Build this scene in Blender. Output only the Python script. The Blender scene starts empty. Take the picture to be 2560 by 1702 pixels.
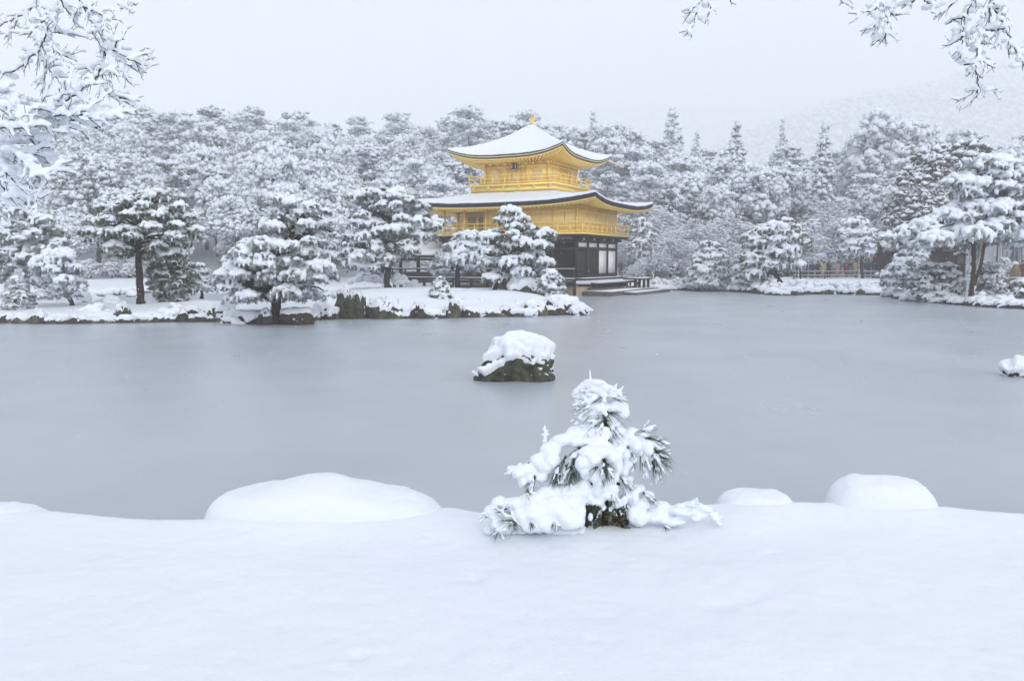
import bpy, bmesh, math, random
import numpy as np

# ------------------------------------------------------------------ camera
scene = bpy.context.scene
COL = scene.collection
FPX = 2080.0
CAMZ = 2.5
PITCH = math.atan((851 - 655) / FPX)
cam_data = bpy.data.cameras.new("camera")
cam = bpy.data.objects.new("camera", cam_data)
COL.objects.link(cam)
cam.location = (0, 0, CAMZ)
cam.rotation_euler = (math.pi / 2 - PITCH, 0, 0)
cam_data.sensor_width = 36.0
cam_data.lens = 36.0 * FPX / 2560.0
cam_data.clip_start = 0.05
cam_data.clip_end = 6000
scene.camera = cam

# ------------------------------------------------------------------ sky
SUN_EL, SUN_AZ = math.radians(30), math.radians(162)     # azimuth clockwise from +Y: behind and right of the camera
world = bpy.data.worlds.new("World")
scene.world = world
world.use_nodes = True
wn, wl = world.node_tree.nodes, world.node_tree.links
for n in list(wn):
    wn.remove(n)
w_out = wn.new('ShaderNodeOutputWorld')
w_bg = wn.new('ShaderNodeBackground')
w_sky = wn.new('ShaderNodeTexSky')
w_sky.sky_type = 'NISHITA'
w_sky.sun_disc = False
w_sky.sun_elevation = SUN_EL
w_sky.sun_rotation = SUN_AZ
w_tc = wn.new('ShaderNodeTexCoord')
w_noise = wn.new('ShaderNodeTexNoise')
w_noise.inputs['Scale'].default_value = 1.6
w_noise.inputs['Detail'].default_value = 4
w_ramp = wn.new('ShaderNodeValToRGB')                      # cloud deck: pale grey with faint variation
w_ramp.color_ramp.elements[0].position = 0.3
w_ramp.color_ramp.elements[1].position = 0.7
w_ramp.color_ramp.elements[0].color = (0.862, 0.905, 0.998, 1)
w_ramp.color_ramp.elements[1].color = (0.932, 0.954, 1.015, 1)
w_mul = wn.new('ShaderNodeVectorMath'); w_mul.operation = 'SCALE'
w_mul.inputs['Scale'].default_value = 10.9
w_mix = wn.new('ShaderNodeMix'); w_mix.data_type = 'RGBA'
w_mix.inputs['Factor'].default_value = 0.93               # thick snow cloud over the clear sky
wl.new(w_tc.outputs['Generated'], w_noise.inputs['Vector'])
wl.new(w_noise.outputs['Fac'], w_ramp.inputs['Fac'])
wl.new(w_ramp.outputs['Color'], w_mul.inputs[0])
wl.new(w_sky.outputs['Color'], w_mix.inputs['A'])
wl.new(w_mul.outputs['Vector'], w_mix.inputs['B'])
wl.new(w_mix.outputs['Result'], w_bg.inputs['Color'])
w_bg.inputs['Strength'].default_value = 0.1
wl.new(w_bg.outputs['Background'], w_out.inputs['Surface'])

# ------------------------------------------------------------------ sun behind the cloud
sl = bpy.data.lights.new("sun", 'SUN')
sl.energy = 1.35
sl.angle = math.radians(50)
sl.color = (1.0, 0.97, 0.93)
sun = bpy.data.objects.new("sun", sl)
COL.objects.link(sun)
sun.location = (20, -20, 60)
sun.rotation_euler = (math.pi / 2 - SUN_EL, 0, math.pi - SUN_AZ)

scene.view_settings.view_transform = 'Standard'
scene.view_settings.look = 'None'
scene.view_settings.gamma = 1
scene.view_settings.exposure = 0.0
scene.view_settings.use_curve_mapping = False
scene.render.engine = 'CYCLES'
cy = scene.cycles
cy.max_bounces = 12
cy.diffuse_bounces = 4
cy.glossy_bounces = 3
cy.transmission_bounces = 2
cy.volume_bounces = 10
cy.transparent_max_bounces = 4
cy.use_denoising = True
cy.use_adaptive_sampling = True
cy.adaptive_threshold = 0.015

# ------------------------------------------------------------------ numeric helpers
rng = np.random.default_rng(11)
CAMP = np.array([0, 0, CAMZ])
CF = np.array([0, math.cos(PITCH), -math.sin(PITCH)])
CU = np.array([0, math.sin(PITCH), math.cos(PITCH)])
CR = np.array([1.0, 0, 0])

def ray(px, py):
    return CF + (px - 1280) / FPX * CR - (py - 851) / FPX * CU

def at(px, py, Y):
    """point on the sight line at world depth Y"""
    d = ray(px, py)
    return CAMP + d * (Y / d[1])

def onz(px, py, z=0.0):
    d = ray(px, py)
    return CAMP + d * ((z - CAMZ) / d[2])

def _h(ix, iy, iz):
    h = (ix.astype(np.uint32) * np.uint32(73856093)) ^ (iy.astype(np.uint32) * np.uint32(19349663)) ^ (iz.astype(np.uint32) * np.uint32(83492791))
    h = (h ^ (h >> np.uint32(13))) * np.uint32(1274126177)
    h = h ^ (h >> np.uint32(16))
    return h.astype(np.float64) / 4294967295.0

def vnoise(P):
    P = np.asarray(P, float)
    i = np.floor(P).astype(np.int64)
    f = P - i
    f = f * f * (3 - 2 * f)
    r = 0
    for dx in (0, 1):
        for dy in (0, 1):
            for dz in (0, 1):
                w = (f[:, 0] if dx else 1 - f[:, 0]) * (f[:, 1] if dy else 1 - f[:, 1]) * (f[:, 2] if dz else 1 - f[:, 2])
                r = r + w * _h(i[:, 0] + dx, i[:, 1] + dy, i[:, 2] + dz)
    return r * 2 - 1

def fbm(P, octs=3, seed=0.0):
    P = np.asarray(P, float) + seed * 17.31
    a, s, r = 1.0, 0.0, 0
    for k in range(octs):
        r = r + a * vnoise(P * (2 ** k) + 31.7 * k)
        s += a
        a *= 0.5
    return r / s

def sstep(a, b, x):
    t = np.clip((x - a) / (b - a), 0, 1)
    return t * t * (3 - 2 * t)

_ico = {}
def ico(sub):
    if sub not in _ico:
        bm = bmesh.new()
        bmesh.ops.create_icosphere(bm, subdivisions=sub, radius=1.0)
        bm.verts.index_update()
        V = np.array([v.co[:] for v in bm.verts])
        F = np.array([[v.index for v in f.verts] for f in bm.faces])
        bm.free()
        _ico[sub] = (V, F)
    return _ico[sub]

class MB:
    """collects vertices and faces for ONE mesh"""
    def __init__(self):
        self.V, self.F, self.n = [], [], 0
    def add(self, V, F):
        V = np.asarray(V, float).reshape(-1, 3)
        self.V.append(V)
        for f in (F if isinstance(F, list) else [F]):
            f = np.asarray(f)
            if len(f):
                self.F.append(f + self.n)
        self.n += len(V)
    def blobs(self, C, R, sub=2, jit=0.0, rot=None, rg=rng):
        C = np.asarray(C, float).reshape(-1, 3)
        R = np.asarray(R, float)
        if R.ndim == 1:
            R = np.repeat(R[:, None], 3, 1)
        U, F = ico(sub)
        S = U[None] * R[:, None, :]
        if jit:
            S = S * (1 + jit * rg.uniform(-1, 1, (len(C), len(U), 1)))
        if rot is not None:
            S = np.einsum('nij,nkj->nki', rot, S)
        V = S + C[:, None, :]
        FF = (F[None] + (np.arange(len(C)) * len(U))[:, None, None]).reshape(-1, F.shape[1])
        self.add(V.reshape(-1, 3), FF)
    def tris(self, A, B, C):
        n = len(A)
        V = np.stack([A, B, C], 1).reshape(-1, 3)
        self.add(V, np.arange(3 * n).reshape(n, 3))
    def tube(self, P, R, sides=6, cap=True):
        P = np.asarray(P, float)
        R = np.broadcast_to(np.asarray(R, float), (len(P),))
        T = np.gradient(P, axis=0)
        T /= np.linalg.norm(T, axis=1)[:, None] + 1e-12
        ref = np.array([0.31, 0.2, 0.93]) if abs(T[0] @ np.array([0.31, 0.2, 0.93])) < 0.9 else np.array([1.0, 0.1, 0])
        A = np.cross(T, ref)
        A /= np.linalg.norm(A, axis=1)[:, None] + 1e-12
        B = np.cross(T, A)
        th = np.arange(sides) * 2 * math.pi / sides
        V = P[:, None] + R[:, None, None] * (A[:, None] * np.cos(th)[None, :, None] + B[:, None] * np.sin(th)[None, :, None])
        n = len(P)
        i = np.arange(n - 1)[:, None] * sides
        j = np.arange(sides)[None]
        k = (j + 1) % sides
        F = np.stack([i + j, i + k, i + sides + k, i + sides + j], -1).reshape(-1, 4)
        V = V.reshape(-1, 3)
        FF = [F]
        if cap:
            V = np.vstack([V, P[:1], P[-1:]])
            a, b = len(V) - 2, len(V) - 1
            jj = np.arange(sides)
            kk = (jj + 1) % sides
            FF.append(np.stack([kk, jj, np.full(sides, a)], -1))
            o = (n - 1) * sides
            FF.append(np.stack([o + jj, o + kk, np.full(sides, b)], -1))
        self.add(V, FF)
    def box(self, x0, x1, y0, y1, z0, z1):
        V = [(x, y, z) for x in (x0, x1) for y in (y0, y1) for z in (z0, z1)]
        self.add(V, np.array([[0, 1, 3, 2], [4, 6, 7, 5], [0, 4, 5, 1], [2, 3, 7, 6], [0, 2, 6, 4], [1, 5, 7, 3]]))
    def beam(self, p, q, w, h):
        """rectangular bar from p to q"""
        p, q = np.asarray(p, float), np.asarray(q, float)
        t = q - p
        t /= np.linalg.norm(t)
        s = np.cross(t, [0, 0, 1.0])
        if np.linalg.norm(s) < 1e-3:
            s = np.array([1.0, 0, 0])
        s /= np.linalg.norm(s)
        u = np.cross(s, t)
        V = [c + s * a * w / 2 + u * b * h / 2 for c in (p, q) for a in (-1, 1) for b in (-1, 1)]
        self.add(V, np.array([[0, 1, 3, 2], [4, 6, 7, 5], [0, 4, 5, 1], [2, 3, 7, 6], [0, 2, 6, 4], [1, 5, 7, 3]]))
    def grid(self, G):
        """G: (n,m,3) array of points"""
        n, m = G.shape[:2]
        i, j = np.meshgrid(np.arange(n - 1), np.arange(m - 1), indexing='ij')
        a = (i * m + j).ravel()
        self.add(G.reshape(-1, 3), np.stack([a, a + m, a + m + 1, a + 1], -1))
    def arrays(self):
        return np.vstack(self.V), self.F

def raw_mesh(name, V, F, mat=None, smooth=True):
    me = bpy.data.meshes.new(name)
    V = np.asarray(V, np.float32)
    loops, starts, tot = [], [], 0
    for f in F:
        k = f.shape[1]
        loops.append(f.ravel())
        starts.append(tot + np.arange(len(f)) * k)
        tot += f.size
    me.vertices.add(len(V))
    me.vertices.foreach_set('co', V.ravel())
    L = np.concatenate(loops).astype(np.int32)
    S = np.concatenate(starts).astype(np.int32)
    me.loops.add(len(L))
    me.loops.foreach_set('vertex_index', L)
    me.polygons.add(len(S))
    me.polygons.foreach_set('loop_start', S)
    if smooth:
        me.polygons.foreach_set('use_smooth', np.ones(len(S), bool))
    me.update(calc_edges=True)
    me.validate()
    if mat:
        me.materials.append(mat)
    return me

def tag(o, label=None, cat=None, group=None, kind=None):
    if label: o['label'] = label
    if cat: o['category'] = cat
    if group: o['group'] = group
    if kind: o['kind'] = kind
    return o

def thing(name, label, cat, loc=(0, 0, 0), rotz=0.0, group=None):
    o = bpy.data.objects.new(name, None)
    o.empty_display_size = 0.3
    COL.objects.link(o)
    o.location = loc
    o.rotation_euler = (0, 0, rotz)
    return tag(o, label, cat, group)

def link(name, me, parent=None):
    o = bpy.data.objects.new(name, me)
    COL.objects.link(o)
    if parent:
        o.parent = parent
    return o

def part(name, mb, mat, parent=None, smooth=False, world=True):
    """one mesh object; world=True means the points are in world space and the (unrotated) top parent's place is taken off"""
    V, F = mb.arrays() if isinstance(mb, MB) else mb
    if parent and world:
        r = parent
        while r.parent:
            r = r.parent
        V = V - np.array(r.location)
    return link(name, raw_mesh(name, V, F, mat, smooth), parent)

def remesh(V, F, voxel, it=4, fac=0.5, disp=0.0, dscale=10.0, seed=0):
    """melt a pile of overlapping blobs into one lumpy surface"""
    me = raw_mesh('tmp', V, F)
    o = bpy.data.objects.new('tmp', me)
    COL.objects.link(o)
    m = o.modifiers.new('r', 'REMESH')
    m.mode = 'VOXEL'
    m.voxel_size = voxel
    if it:
        s = o.modifiers.new('s', 'SMOOTH')
        s.iterations = it
        s.factor = fac
    dg = bpy.context.evaluated_depsgraph_get()
    ev = o.evaluated_get(dg)
    em = ev.to_mesh()
    n = len(em.vertices)
    VV = np.empty(n * 3, np.float32)
    em.vertices.foreach_get('co', VV)
    VV = VV.reshape(-1, 3).astype(float)
    ls = np.empty(len(em.loops), np.int32)
    em.loops.foreach_get('vertex_index', ls)
    FF = ls.reshape(-1, 4)
    if disp:
        NN = np.empty(n * 3, np.float32)
        em.vertices.foreach_get('normal', NN)
        VV = VV + NN.reshape(-1, 3) * (fbm(VV * dscale, 3, seed) * disp)[:, None]
    ev.to_mesh_clear()
    bpy.data.objects.remove(o)
    bpy.data.meshes.remove(me)
    return VV, [FF]

def snow_part(mb, voxel, parent, it=4, disp=0.0, dscale=10.0, mat=None, name='snow', seed=0):
    V, F = mb.arrays()
    return part(name, remesh(V, F, voxel, it, 0.5, disp, dscale, seed), mat or M['snow'], parent, True)

# ------------------------------------------------------------------ materials
M = {}
def nodes(name):
    m = bpy.data.materials.new(name)
    m.use_nodes = True
    nt = m.node_tree
    b = nt.nodes['Principled BSDF']
    return m, nt, b

def noise_node(nt, scale, detail=3, coord='Object', stretch=None, rough=0.55):
    tc = nt.nodes.new('ShaderNodeTexCoord')
    n = nt.nodes.new('ShaderNodeTexNoise')
    n.inputs['Scale'].default_value = scale
    n.inputs['Detail'].default_value = detail
    n.inputs['Roughness'].default_value = rough
    if stretch:
        mp = nt.nodes.new('ShaderNodeMapping')
        mp.inputs['Scale'].default_value = stretch
        nt.links.new(tc.outputs[coord], mp.inputs['Vector'])
        nt.links.new(mp.outputs['Vector'], n.inputs['Vector'])
    else:
        nt.links.new(tc.outputs[coord], n.inputs['Vector'])
    return n

def ramp(nt, src, stops):
    r = nt.nodes.new('ShaderNodeValToRGB')
    e = r.color_ramp.elements
    while len(e) < len(stops):
        e.new(0.5)
    for el, (p, c) in zip(e, stops):
        el.position = p
        el.color = (*c, 1)
    nt.links.new(src, r.inputs['Fac'])
    return r

def bump(nt, b, src, strength, dist=0.02):
    bn = nt.nodes.new('ShaderNodeBump')
    bn.inputs['Strength'].default_value = strength
    bn.inputs['Distance'].default_value = dist
    nt.links.new(src, bn.inputs['Height'])
    nt.links.new(bn.outputs['Normal'], b.inputs['Normal'])

def mathn(nt, op, a, b_=None, clamp=False):
    n = nt.nodes.new('ShaderNodeMath')
    n.operation = op
    n.use_clamp = clamp
    for k, v in enumerate((a, b_)):
        if v is None: continue
        if isinstance(v, (int, float)):
            n.inputs[k].default_value = v
        else:
            nt.links.new(v, n.inputs[k])
    return n.outputs[0]

SNOW = (0.738, 0.781, 0.838)
def mat_plain(name, stops, scale=4, rough=0.7, bstr=0.0, stretch=None, detail=4, metallic=0.0, bdist=0.02, spec=0.5):
    m, nt, b = nodes(name)
    n = noise_node(nt, scale, detail, 'Object', stretch)
    r = ramp(nt, n.outputs['Fac'], stops)
    nt.links.new(r.outputs['Color'], b.inputs['Base Color'])
    b.inputs['Roughness'].default_value = rough
    b.inputs['Metallic'].default_value = metallic
    b.inputs['Specular IOR Level'].default_value = spec
    if bstr:
        bump(nt, b, n.outputs['Fac'], bstr, bdist)
    M[name] = m
    return m

def mat_snowed(name, stops, scale, lo, hi, direction=(0, 0, 1), jitter=0.8, nscale=3.0, rough=0.85, snow=SNOW, bstr=0.0, stretch=None, vary=0.0):
    """a surface with snow lying on the sides that face `direction`"""
    m, nt, b = nodes(name)
    n = noise_node(nt, scale, 4, 'Object', stretch)
    r = ramp(nt, n.outputs['Fac'], stops)
    g = nt.nodes.new('ShaderNodeNewGeometry')
    dp = nt.nodes.new('ShaderNodeVectorMath')
    dp.operation = 'DOT_PRODUCT'
    nt.links.new(g.outputs['Normal'], dp.inputs[0])
    d = np.array(direction, float)
    dp.inputs[1].default_value = tuple(d / np.linalg.norm(d))
    n2 = noise_node(nt, nscale, 3, 'Object')
    s = mathn(nt, 'ADD', dp.outputs['Value'], mathn(nt, 'MULTIPLY', mathn(nt, 'SUBTRACT', n2.outputs['Fac'], 0.5), jitter))
    if vary:                                              # each tree carries its own load of snow
        oi = nt.nodes.new('ShaderNodeObjectInfo')
        s = mathn(nt, 'ADD', s, mathn(nt, 'MULTIPLY', mathn(nt, 'SUBTRACT', oi.outputs['Random'], 0.5), vary))
    mr = nt.nodes.new('ShaderNodeMapRange')
    mr.inputs['From Min'].default_value = lo
    mr.inputs['From Max'].default_value = hi
    nt.links.new(s, mr.inputs['Value'])
    mx = nt.nodes.new('ShaderNodeMix')
    mx.data_type = 'RGBA'
    nt.links.new(mr.outputs['Result'], mx.inputs['Factor'])
    nt.links.new(r.outputs['Color'], mx.inputs['A'])
    mx.inputs['B'].default_value = (*snow, 1)
    nt.links.new(mx.outputs['Result'], b.inputs['Base Color'])
    b.inputs['Roughness'].default_value = rough
    b.inputs['Specular IOR Level'].default_value = 0.25
    if bstr:
        bump(nt, b, n.outputs['Fac'], bstr, 0.03)
    M[name] = m
    return m

def build_materials():
    m, nt, b = nodes('snow')
    n = noise_node(nt, 55, 3)
    b.inputs['Base Color'].default_value = (*SNOW, 1)
    b.inputs['Roughness'].default_value = 0.8
    b.inputs['Specular IOR Level'].default_value = 0.2
    bump(nt, b, n.outputs['Fac'], 0.25, 0.01)
    M['snow'] = m
    m, nt, b = nodes('ground_snow')
    n = noise_node(nt, 22, 8, rough=.7)
    n2 = noise_node(nt, 0.6, 3)
    r = ramp(nt, n2.outputs['Fac'], [(0.3, (0.683, 0.727, 0.787)), (0.7, (0.713, 0.75, 0.803))])
    nt.links.new(r.outputs['Color'], b.inputs['Base Color'])
    b.inputs['Roughness'].default_value = 0.8
    b.inputs['Specular IOR Level'].default_value = 0.2
    bump(nt, b, n.outputs['Fac'], 0.30, 0.02)
    M['ground_snow'] = m
    # half-frozen pond covered with a film of slush
    m, nt, b = nodes('pond_ice')
    n = noise_node(nt, 0.22, 4, 'Object', (1, 1, 1))
    r = ramp(nt, n.outputs['Fac'], [(0.3, (0.308, 0.346, 0.393)), (0.7, (0.378, 0.415, 0.461))])
    nt.links.new(r.outputs['Color'], b.inputs['Base Color'])
    n5 = noise_node(nt, 0.30, 2, 'Object', (1, 0.6, 1), .4)
    r5 = ramp(nt, n5.outputs['Fac'], [(0.25, (0, 0, 0)), (0.80, (1, 1, 1))])
    r5.color_ramp.interpolation = 'EASE'
    mxp = nt.nodes.new('ShaderNodeMix')
    mxp.data_type = 'RGBA'
    nt.links.new(mathn(nt, 'MULTIPLY', r5.outputs['Color'], 0.22), mxp.inputs['Factor'])
    nt.links.new(r.outputs['Color'], mxp.inputs['A'])
    mxp.inputs['B'].default_value = (0.47, 0.51, 0.58, 1)
    nt.links.new(mxp.outputs['Result'], b.inputs['Base Color'])
    n2 = noise_node(nt, 0.5, 3, 'Object', (1, 0.5, 1))
    rr = ramp(nt, n2.outputs['Fac'], [(0.3, (0.27,) * 3), (0.7, (0.36,) * 3)])
    nt.links.new(rr.outputs['Color'], b.inputs['Roughness'])
    b.inputs['Specular IOR Level'].default_value = 0.42
    n3 = noise_node(nt, 6, 2, 'Object')
    bump(nt, b, n3.outputs['Fac'], 0.02, 0.01)
    M['pond_ice'] = m
    mat_snowed('forest_leaf', [(0.3, (0.055, 0.075, 0.078)), (0.7, (0.15, 0.165, 0.16))], 2.0, -1.15, -0.15, jitter=2.0, nscale=1.1, vary=.7)
    mat_snowed('dark_leaf', [(0.3, (0.03, 0.04, 0.032)), (0.7, (0.085, 0.08, 0.07))], 2.0, -0.22, 0.40, jitter=1.5, nscale=2.2)
    mat_snowed('hill_leaf', [(0.3, (0.03, 0.04, 0.045)), (0.7, (0.08, 0.09, 0.09))], 0.3, 0.0, 1.0, jitter=1.2, nscale=.12)
    mat_snowed('pale_leaf', [(0.3, (0.12, 0.13, 0.12)), (0.7, (0.22, 0.21, 0.20))], 2.0, -1.0, -0.2, jitter=1.6, nscale=1.8, vary=.5)
    mat_snowed('bare_twig', [(0.3, (0.30, 0.28, 0.28)), (0.7, (0.45, 0.42, 0.42))], 2.0, -1.3, -0.35, jitter=1.5, nscale=1.4)
    mat_snowed('forest_bark', [(0.3, (0.05, 0.045, 0.04)), (0.7, (0.12, 0.10, 0.09))], 4.0, 0.35, 0.7, direction=(-0.7, -0.3, 0.6), jitter=0.9)
    mat_snowed('pine_bark', [(0.3, (0.012, 0.009, 0.008)), (0.55, (0.036, 0.023, 0.018)), (0.75, (0.085, 0.052, 0.038))], 9.0, 0.62, 0.8,
               direction=(-0.75, -0.15, 0.65), jitter=1.0, nscale=7, bstr=0.5, stretch=(1, 1, 0.35))
    mat_snowed('red_bark', [(0.3, (0.02, 0.010, 0.009)), (0.55, (0.055, 0.024, 0.019)), (0.75, (0.10, 0.05, 0.038))], 9.0, 0.66, 0.8,
               direction=(-0.8, -0.1, 0.55), jitter=0.8, nscale=7, bstr=0.5, stretch=(1, 1, 0.35))
    mat_plain('needles', [(0.28, (0.024, 0.038, 0.022)), (0.43, (0.07, 0.09, 0.06)), (0.54, (0.22, 0.25, 0.21)), (0.66, (0.58, 0.62, 0.64))], 2.6, 0.6)
    mat_plain('frosted_needles', [(0.27, (0.04, 0.055, 0.04)), (0.41, (0.14, 0.16, 0.13)), (0.52, (0.40, 0.43, 0.43)), (0.64, (0.64, 0.68, 0.71))], 2.6, 0.7)
    mat_plain('green_needles', [(0.28, (0.02, 0.04, 0.018)), (0.44, (0.055, 0.085, 0.042)), (0.55, (0.14, 0.17, 0.115)), (0.68, (0.48, 0.52, 0.51))], 2.6, 0.6)
    mat_plain('hero_needles', [(0.3, (0.02, 0.05, 0.03)), (0.6, (0.055, 0.10, 0.055)), (0.8, (0.14, 0.17, 0.12))], 8, 0.5)
    mat_plain('rock', [(0.28, (0.018, 0.016, 0.016)), (0.45, (0.06, 0.052, 0.045)), (0.58, (0.085, 0.085, 0.045)), (0.75, (0.20, 0.19, 0.15))], 2.2, 0.85, 0.6, detail=8, bdist=0.06)
    mat_plain('dark_rock', [(0.28, (0.010, 0.009, 0.010)), (0.5, (0.03, 0.026, 0.024)), (0.75, (0.085, 0.065, 0.05))], 2.6, 0.8, 0.6, detail=8, bdist=0.06)
    mat_plain('moss_rock', [(0.27, (0.010, 0.010, 0.010)), (0.42, (0.026, 0.030, 0.020)), (0.55, (0.058, 0.068, 0.040)), (0.66, (0.095, 0.078, 0.048)), (0.8, (0.18, 0.18, 0.14))], 4.5, 0.9, 0.8, detail=9, bdist=0.06)
    # gold leaf
    m, nt, b = nodes('gold')
    n = noise_node(nt, 1.3, 5)
    r = ramp(nt, n.outputs['Fac'], [(0.3, (0.99, 0.70, 0.17)), (0.7, (1.0, 0.79, 0.27))])
    nt.links.new(r.outputs['Color'], b.inputs['Base Color'])
    b.inputs['Metallic'].default_value = 0.32
    b.inputs['Roughness'].default_value = 0.42
    n2 = noise_node(nt, 0.9, 3, 'Object', (1, 1, 14))
    bump(nt, b, n2.outputs['Fac'], 0.25, 0.02)
    M['gold'] = m
    mat_plain('gold_panel', [(0.3, (0.98, 0.73, 0.24)), (0.7, (1.0, 0.81, 0.34))], 1.8, 0.45, 0.2, (1, 1, 6), metallic=0.22)
    mat_plain('pale_gold', [(0.3, (0.76, 0.64, 0.42)), (0.7, (0.86, 0.76, 0.55))], 3, 0.5, metallic=0.2)
    mat_plain('dark_wood', [(0.3, (0.010, 0.007, 0.007)), (0.55, (0.022, 0.015, 0.014)), (0.75, (0.05, 0.032, 0.026))], 3.0, 0.6, 0.3, (6, 6, 0.7), spec=0.3)
    mat_plain('black_shingle', [(0.3, (0.012, 0.010, 0.012)), (0.7, (0.04, 0.033, 0.036))], 6, 0.8, 0.4, (2, 2, 9), spec=0.2)
    mat_plain('white_paper', [(0.3, (0.74, 0.74, 0.77)), (0.7, (0.80, 0.80, 0.83))], 1.5, 0.8)
    mat_plain('grey_panel', [(0.3, (0.16, 0.17, 0.19)), (0.7, (0.23, 0.24, 0.26))], 1.5, 0.8)
    mat_plain('plaster', [(0.3, (0.30, 0.25, 0.18)), (0.7, (0.44, 0.37, 0.27))], 2.2, 0.9, 0.3, (1, 1, 3))
    mat_plain('stone', [(0.3, (0.045, 0.042, 0.038)), (0.7, (0.12, 0.11, 0.095))], 3.0, 0.9, 0.5)
    mat_plain('fence_wood', [(0.3, (0.10, 0.07, 0.06)), (0.7, (0.20, 0.15, 0.13))], 5, 0.8, 0.3)
    mat_plain('straw', [(0.3, (0.12, 0.08, 0.05)), (0.7, (0.25, 0.185, 0.12))], 8, 0.9, 0.5, (1, 1, 5))
    mat_plain('skin', [(0.3, (0.52, 0.34, 0.26)), (0.7, (0.60, 0.41, 0.32))], 6, 0.6)
    mat_plain('hair', [(0.3, (0.012, 0.010, 0.010)), (0.7, (0.035, 0.026, 0.022))], 20, 0.5)
    for nm, c in (('navy', (0.02, 0.03, 0.10)), ('black', (0.015, 0.015, 0.018)), ('teal', (0.02, 0.06, 0.08)), ('beige', (0.48, 0.40, 0.28)),
                  ('charcoal', (0.04, 0.04, 0.055)), ('pink', (0.50, 0.31, 0.28)), ('maroon', (0.20, 0.03, 0.06)), ('khaki', (0.36, 0.28, 0.15)),
                  ('red', (0.62, 0.05, 0.05)), ('blue', (0.04, 0.07, 0.42)), ('lilac', (0.60, 0.60, 0.70)), ('brown', (0.08, 0.04, 0.03)), ('white', (0.75, 0.76, 0.80))):
        mat_plain('cloth_' + nm, [(0.3, tuple(0.85 * v for v in c)), (0.7, tuple(min(1, 1.15 * v) for v in c))], 5, 0.8)
    mat_plain('twig', [(0.3, (0.03, 0.022, 0.022)), (0.7, (0.10, 0.075, 0.07))], 30, 0.7, 0.4)
    mat_plain('dry_leaf', [(0.3, (0.10, 0.035, 0.015)), (0.7, (0.26, 0.10, 0.04))], 30, 0.7)
build_materials()
# ------------------------------------------------------------------ pond outline and terrain
def poly_sd(P, poly):
    """signed distance to polygon (negative inside), P (n,2)"""
    poly = np.asarray(poly, float)
    d = np.full(len(P), 1e9)
    ins = np.zeros(len(P), bool)
    for a, b in zip(poly, np.roll(poly, -1, 0)):
        ab = b - a
        t = np.clip(((P - a) @ ab) / (ab @ ab + 1e-12), 0, 1)
        d = np.minimum(d, np.hypot(*(P - a - t[:, None] * ab).T))
        c = ((a[1] > P[:, 1]) != (b[1] > P[:, 1]))
        xx = a[0] + (P[:, 1] - a[1]) * (b[0] - a[0]) / ((b[1] - a[1]) if abs(b[1] - a[1]) > 1e-9 else 1e-9)
        ins ^= c & (P[:, 0] < xx)
    return np.where(ins, -d, d)

far_px = [(-500, 736), (-200, 736), (0, 736), (150, 738), (215, 738), (265, 739), (300, 734), (345, 731), (420, 731), (520, 732), (700, 731), (900, 729), (1050, 728)]
right_px = [(1560, 731), (1600, 726), (1700, 725), (1800, 727), (1860, 730), (1930, 736), (1960, 738), (2020, 735), (2100, 735), (2200, 737), (2270, 748), (2350, 757), (2430, 763), (2480, 768), (2560, 771), (2750, 780), (3100, 800)]
FAR = [onz(*p)[:2] for p in far_px]
RIGHT = [onz(*p)[:2] for p in right_px]
POND = FAR + [np.array([-3.0, 72.5]), np.array([4.5, 74.0])] + RIGHT + [np.array([45, 22.0]), np.array([45, 5.7]), np.array([-45, 5.7]), np.array([-48, 20.0])]

def hill_amount(X, Y):
    side = sstep(-20, 40, X)
    A = 17 * (1 - side) + 10.5 * side
    return A * sstep(86, 165, Y) + 22 * sstep(170, 600, Y)

def ground_h(X, Y):
    P = np.stack([X, Y], 1)
    d = poly_sd(P, POND)
    h = np.where(d > 0, 0.02 + 0.42 * sstep(0, 0.9, d) + 0.5 * sstep(0.5, 9, d), -0.7 * sstep(0, 1.2, -d))
    N = np.stack([X * 0.25, Y * 0.25, X * 0], 1)
    h = h + np.where(d > 0, 0.16 * fbm(N, 3, 3) * sstep(0, 2, d), 0)
    far = np.clip(Y - 90, 0, 200) / 200
    h = h + hill_amount(X, Y) + far * 2.5 * fbm(np.stack([X, Y, X * 0], 1) * 0.02, 3, 5)
    near = sstep(7, 3, Y)
    return h * (1 - near) + near * 0.35

def axis(*segs):
    out = []
    for a, b, s in segs:
        out.append(np.arange(a, b, s))
    out.append([segs[-1][1]])
    return np.concatenate(out)

ys = axis((-40, 3, 4.0), (3, 6, 0.5), (6, 34, 2.0), (34, 92, 0.5), (92, 180, 2.5), (180, 520, 20), (520, 3080, 128))
xh = axis((0, 44, 0.5), (44, 130, 2.5), (130, 400, 18), (400, 2560, 120))
xs = np.concatenate([-xh[:0:-1], xh])
GX, GY = np.meshgrid(xs, ys, indexing='ij')
mb = MB()
gz = ground_h(GX.ravel(), GY.ravel()).reshape(GX.shape)
mb.grid(np.stack([GX, GY, gz], -1))
tag(part('ground', mb, M['ground_snow'], None, True), 'snow covered ground round the pond and under the wood', kind='structure')

def gz_at(x, y):
    return float(ground_h(np.array([x]), np.array([y]))[0])

# ------------------------------------------------------------------ pond
mb = MB()
wx = np.linspace(-70, 60, 40)
wy = np.linspace(4.0, 80, 40)
A, B = np.meshgrid(wx, wy, indexing='ij')
mb.grid(np.stack([A, B, A * 0], -1))
tag(part('pond_water', mb, M['pond_ice'], None, True), 'half frozen grey pond between the snow banks', kind='structure')

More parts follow.
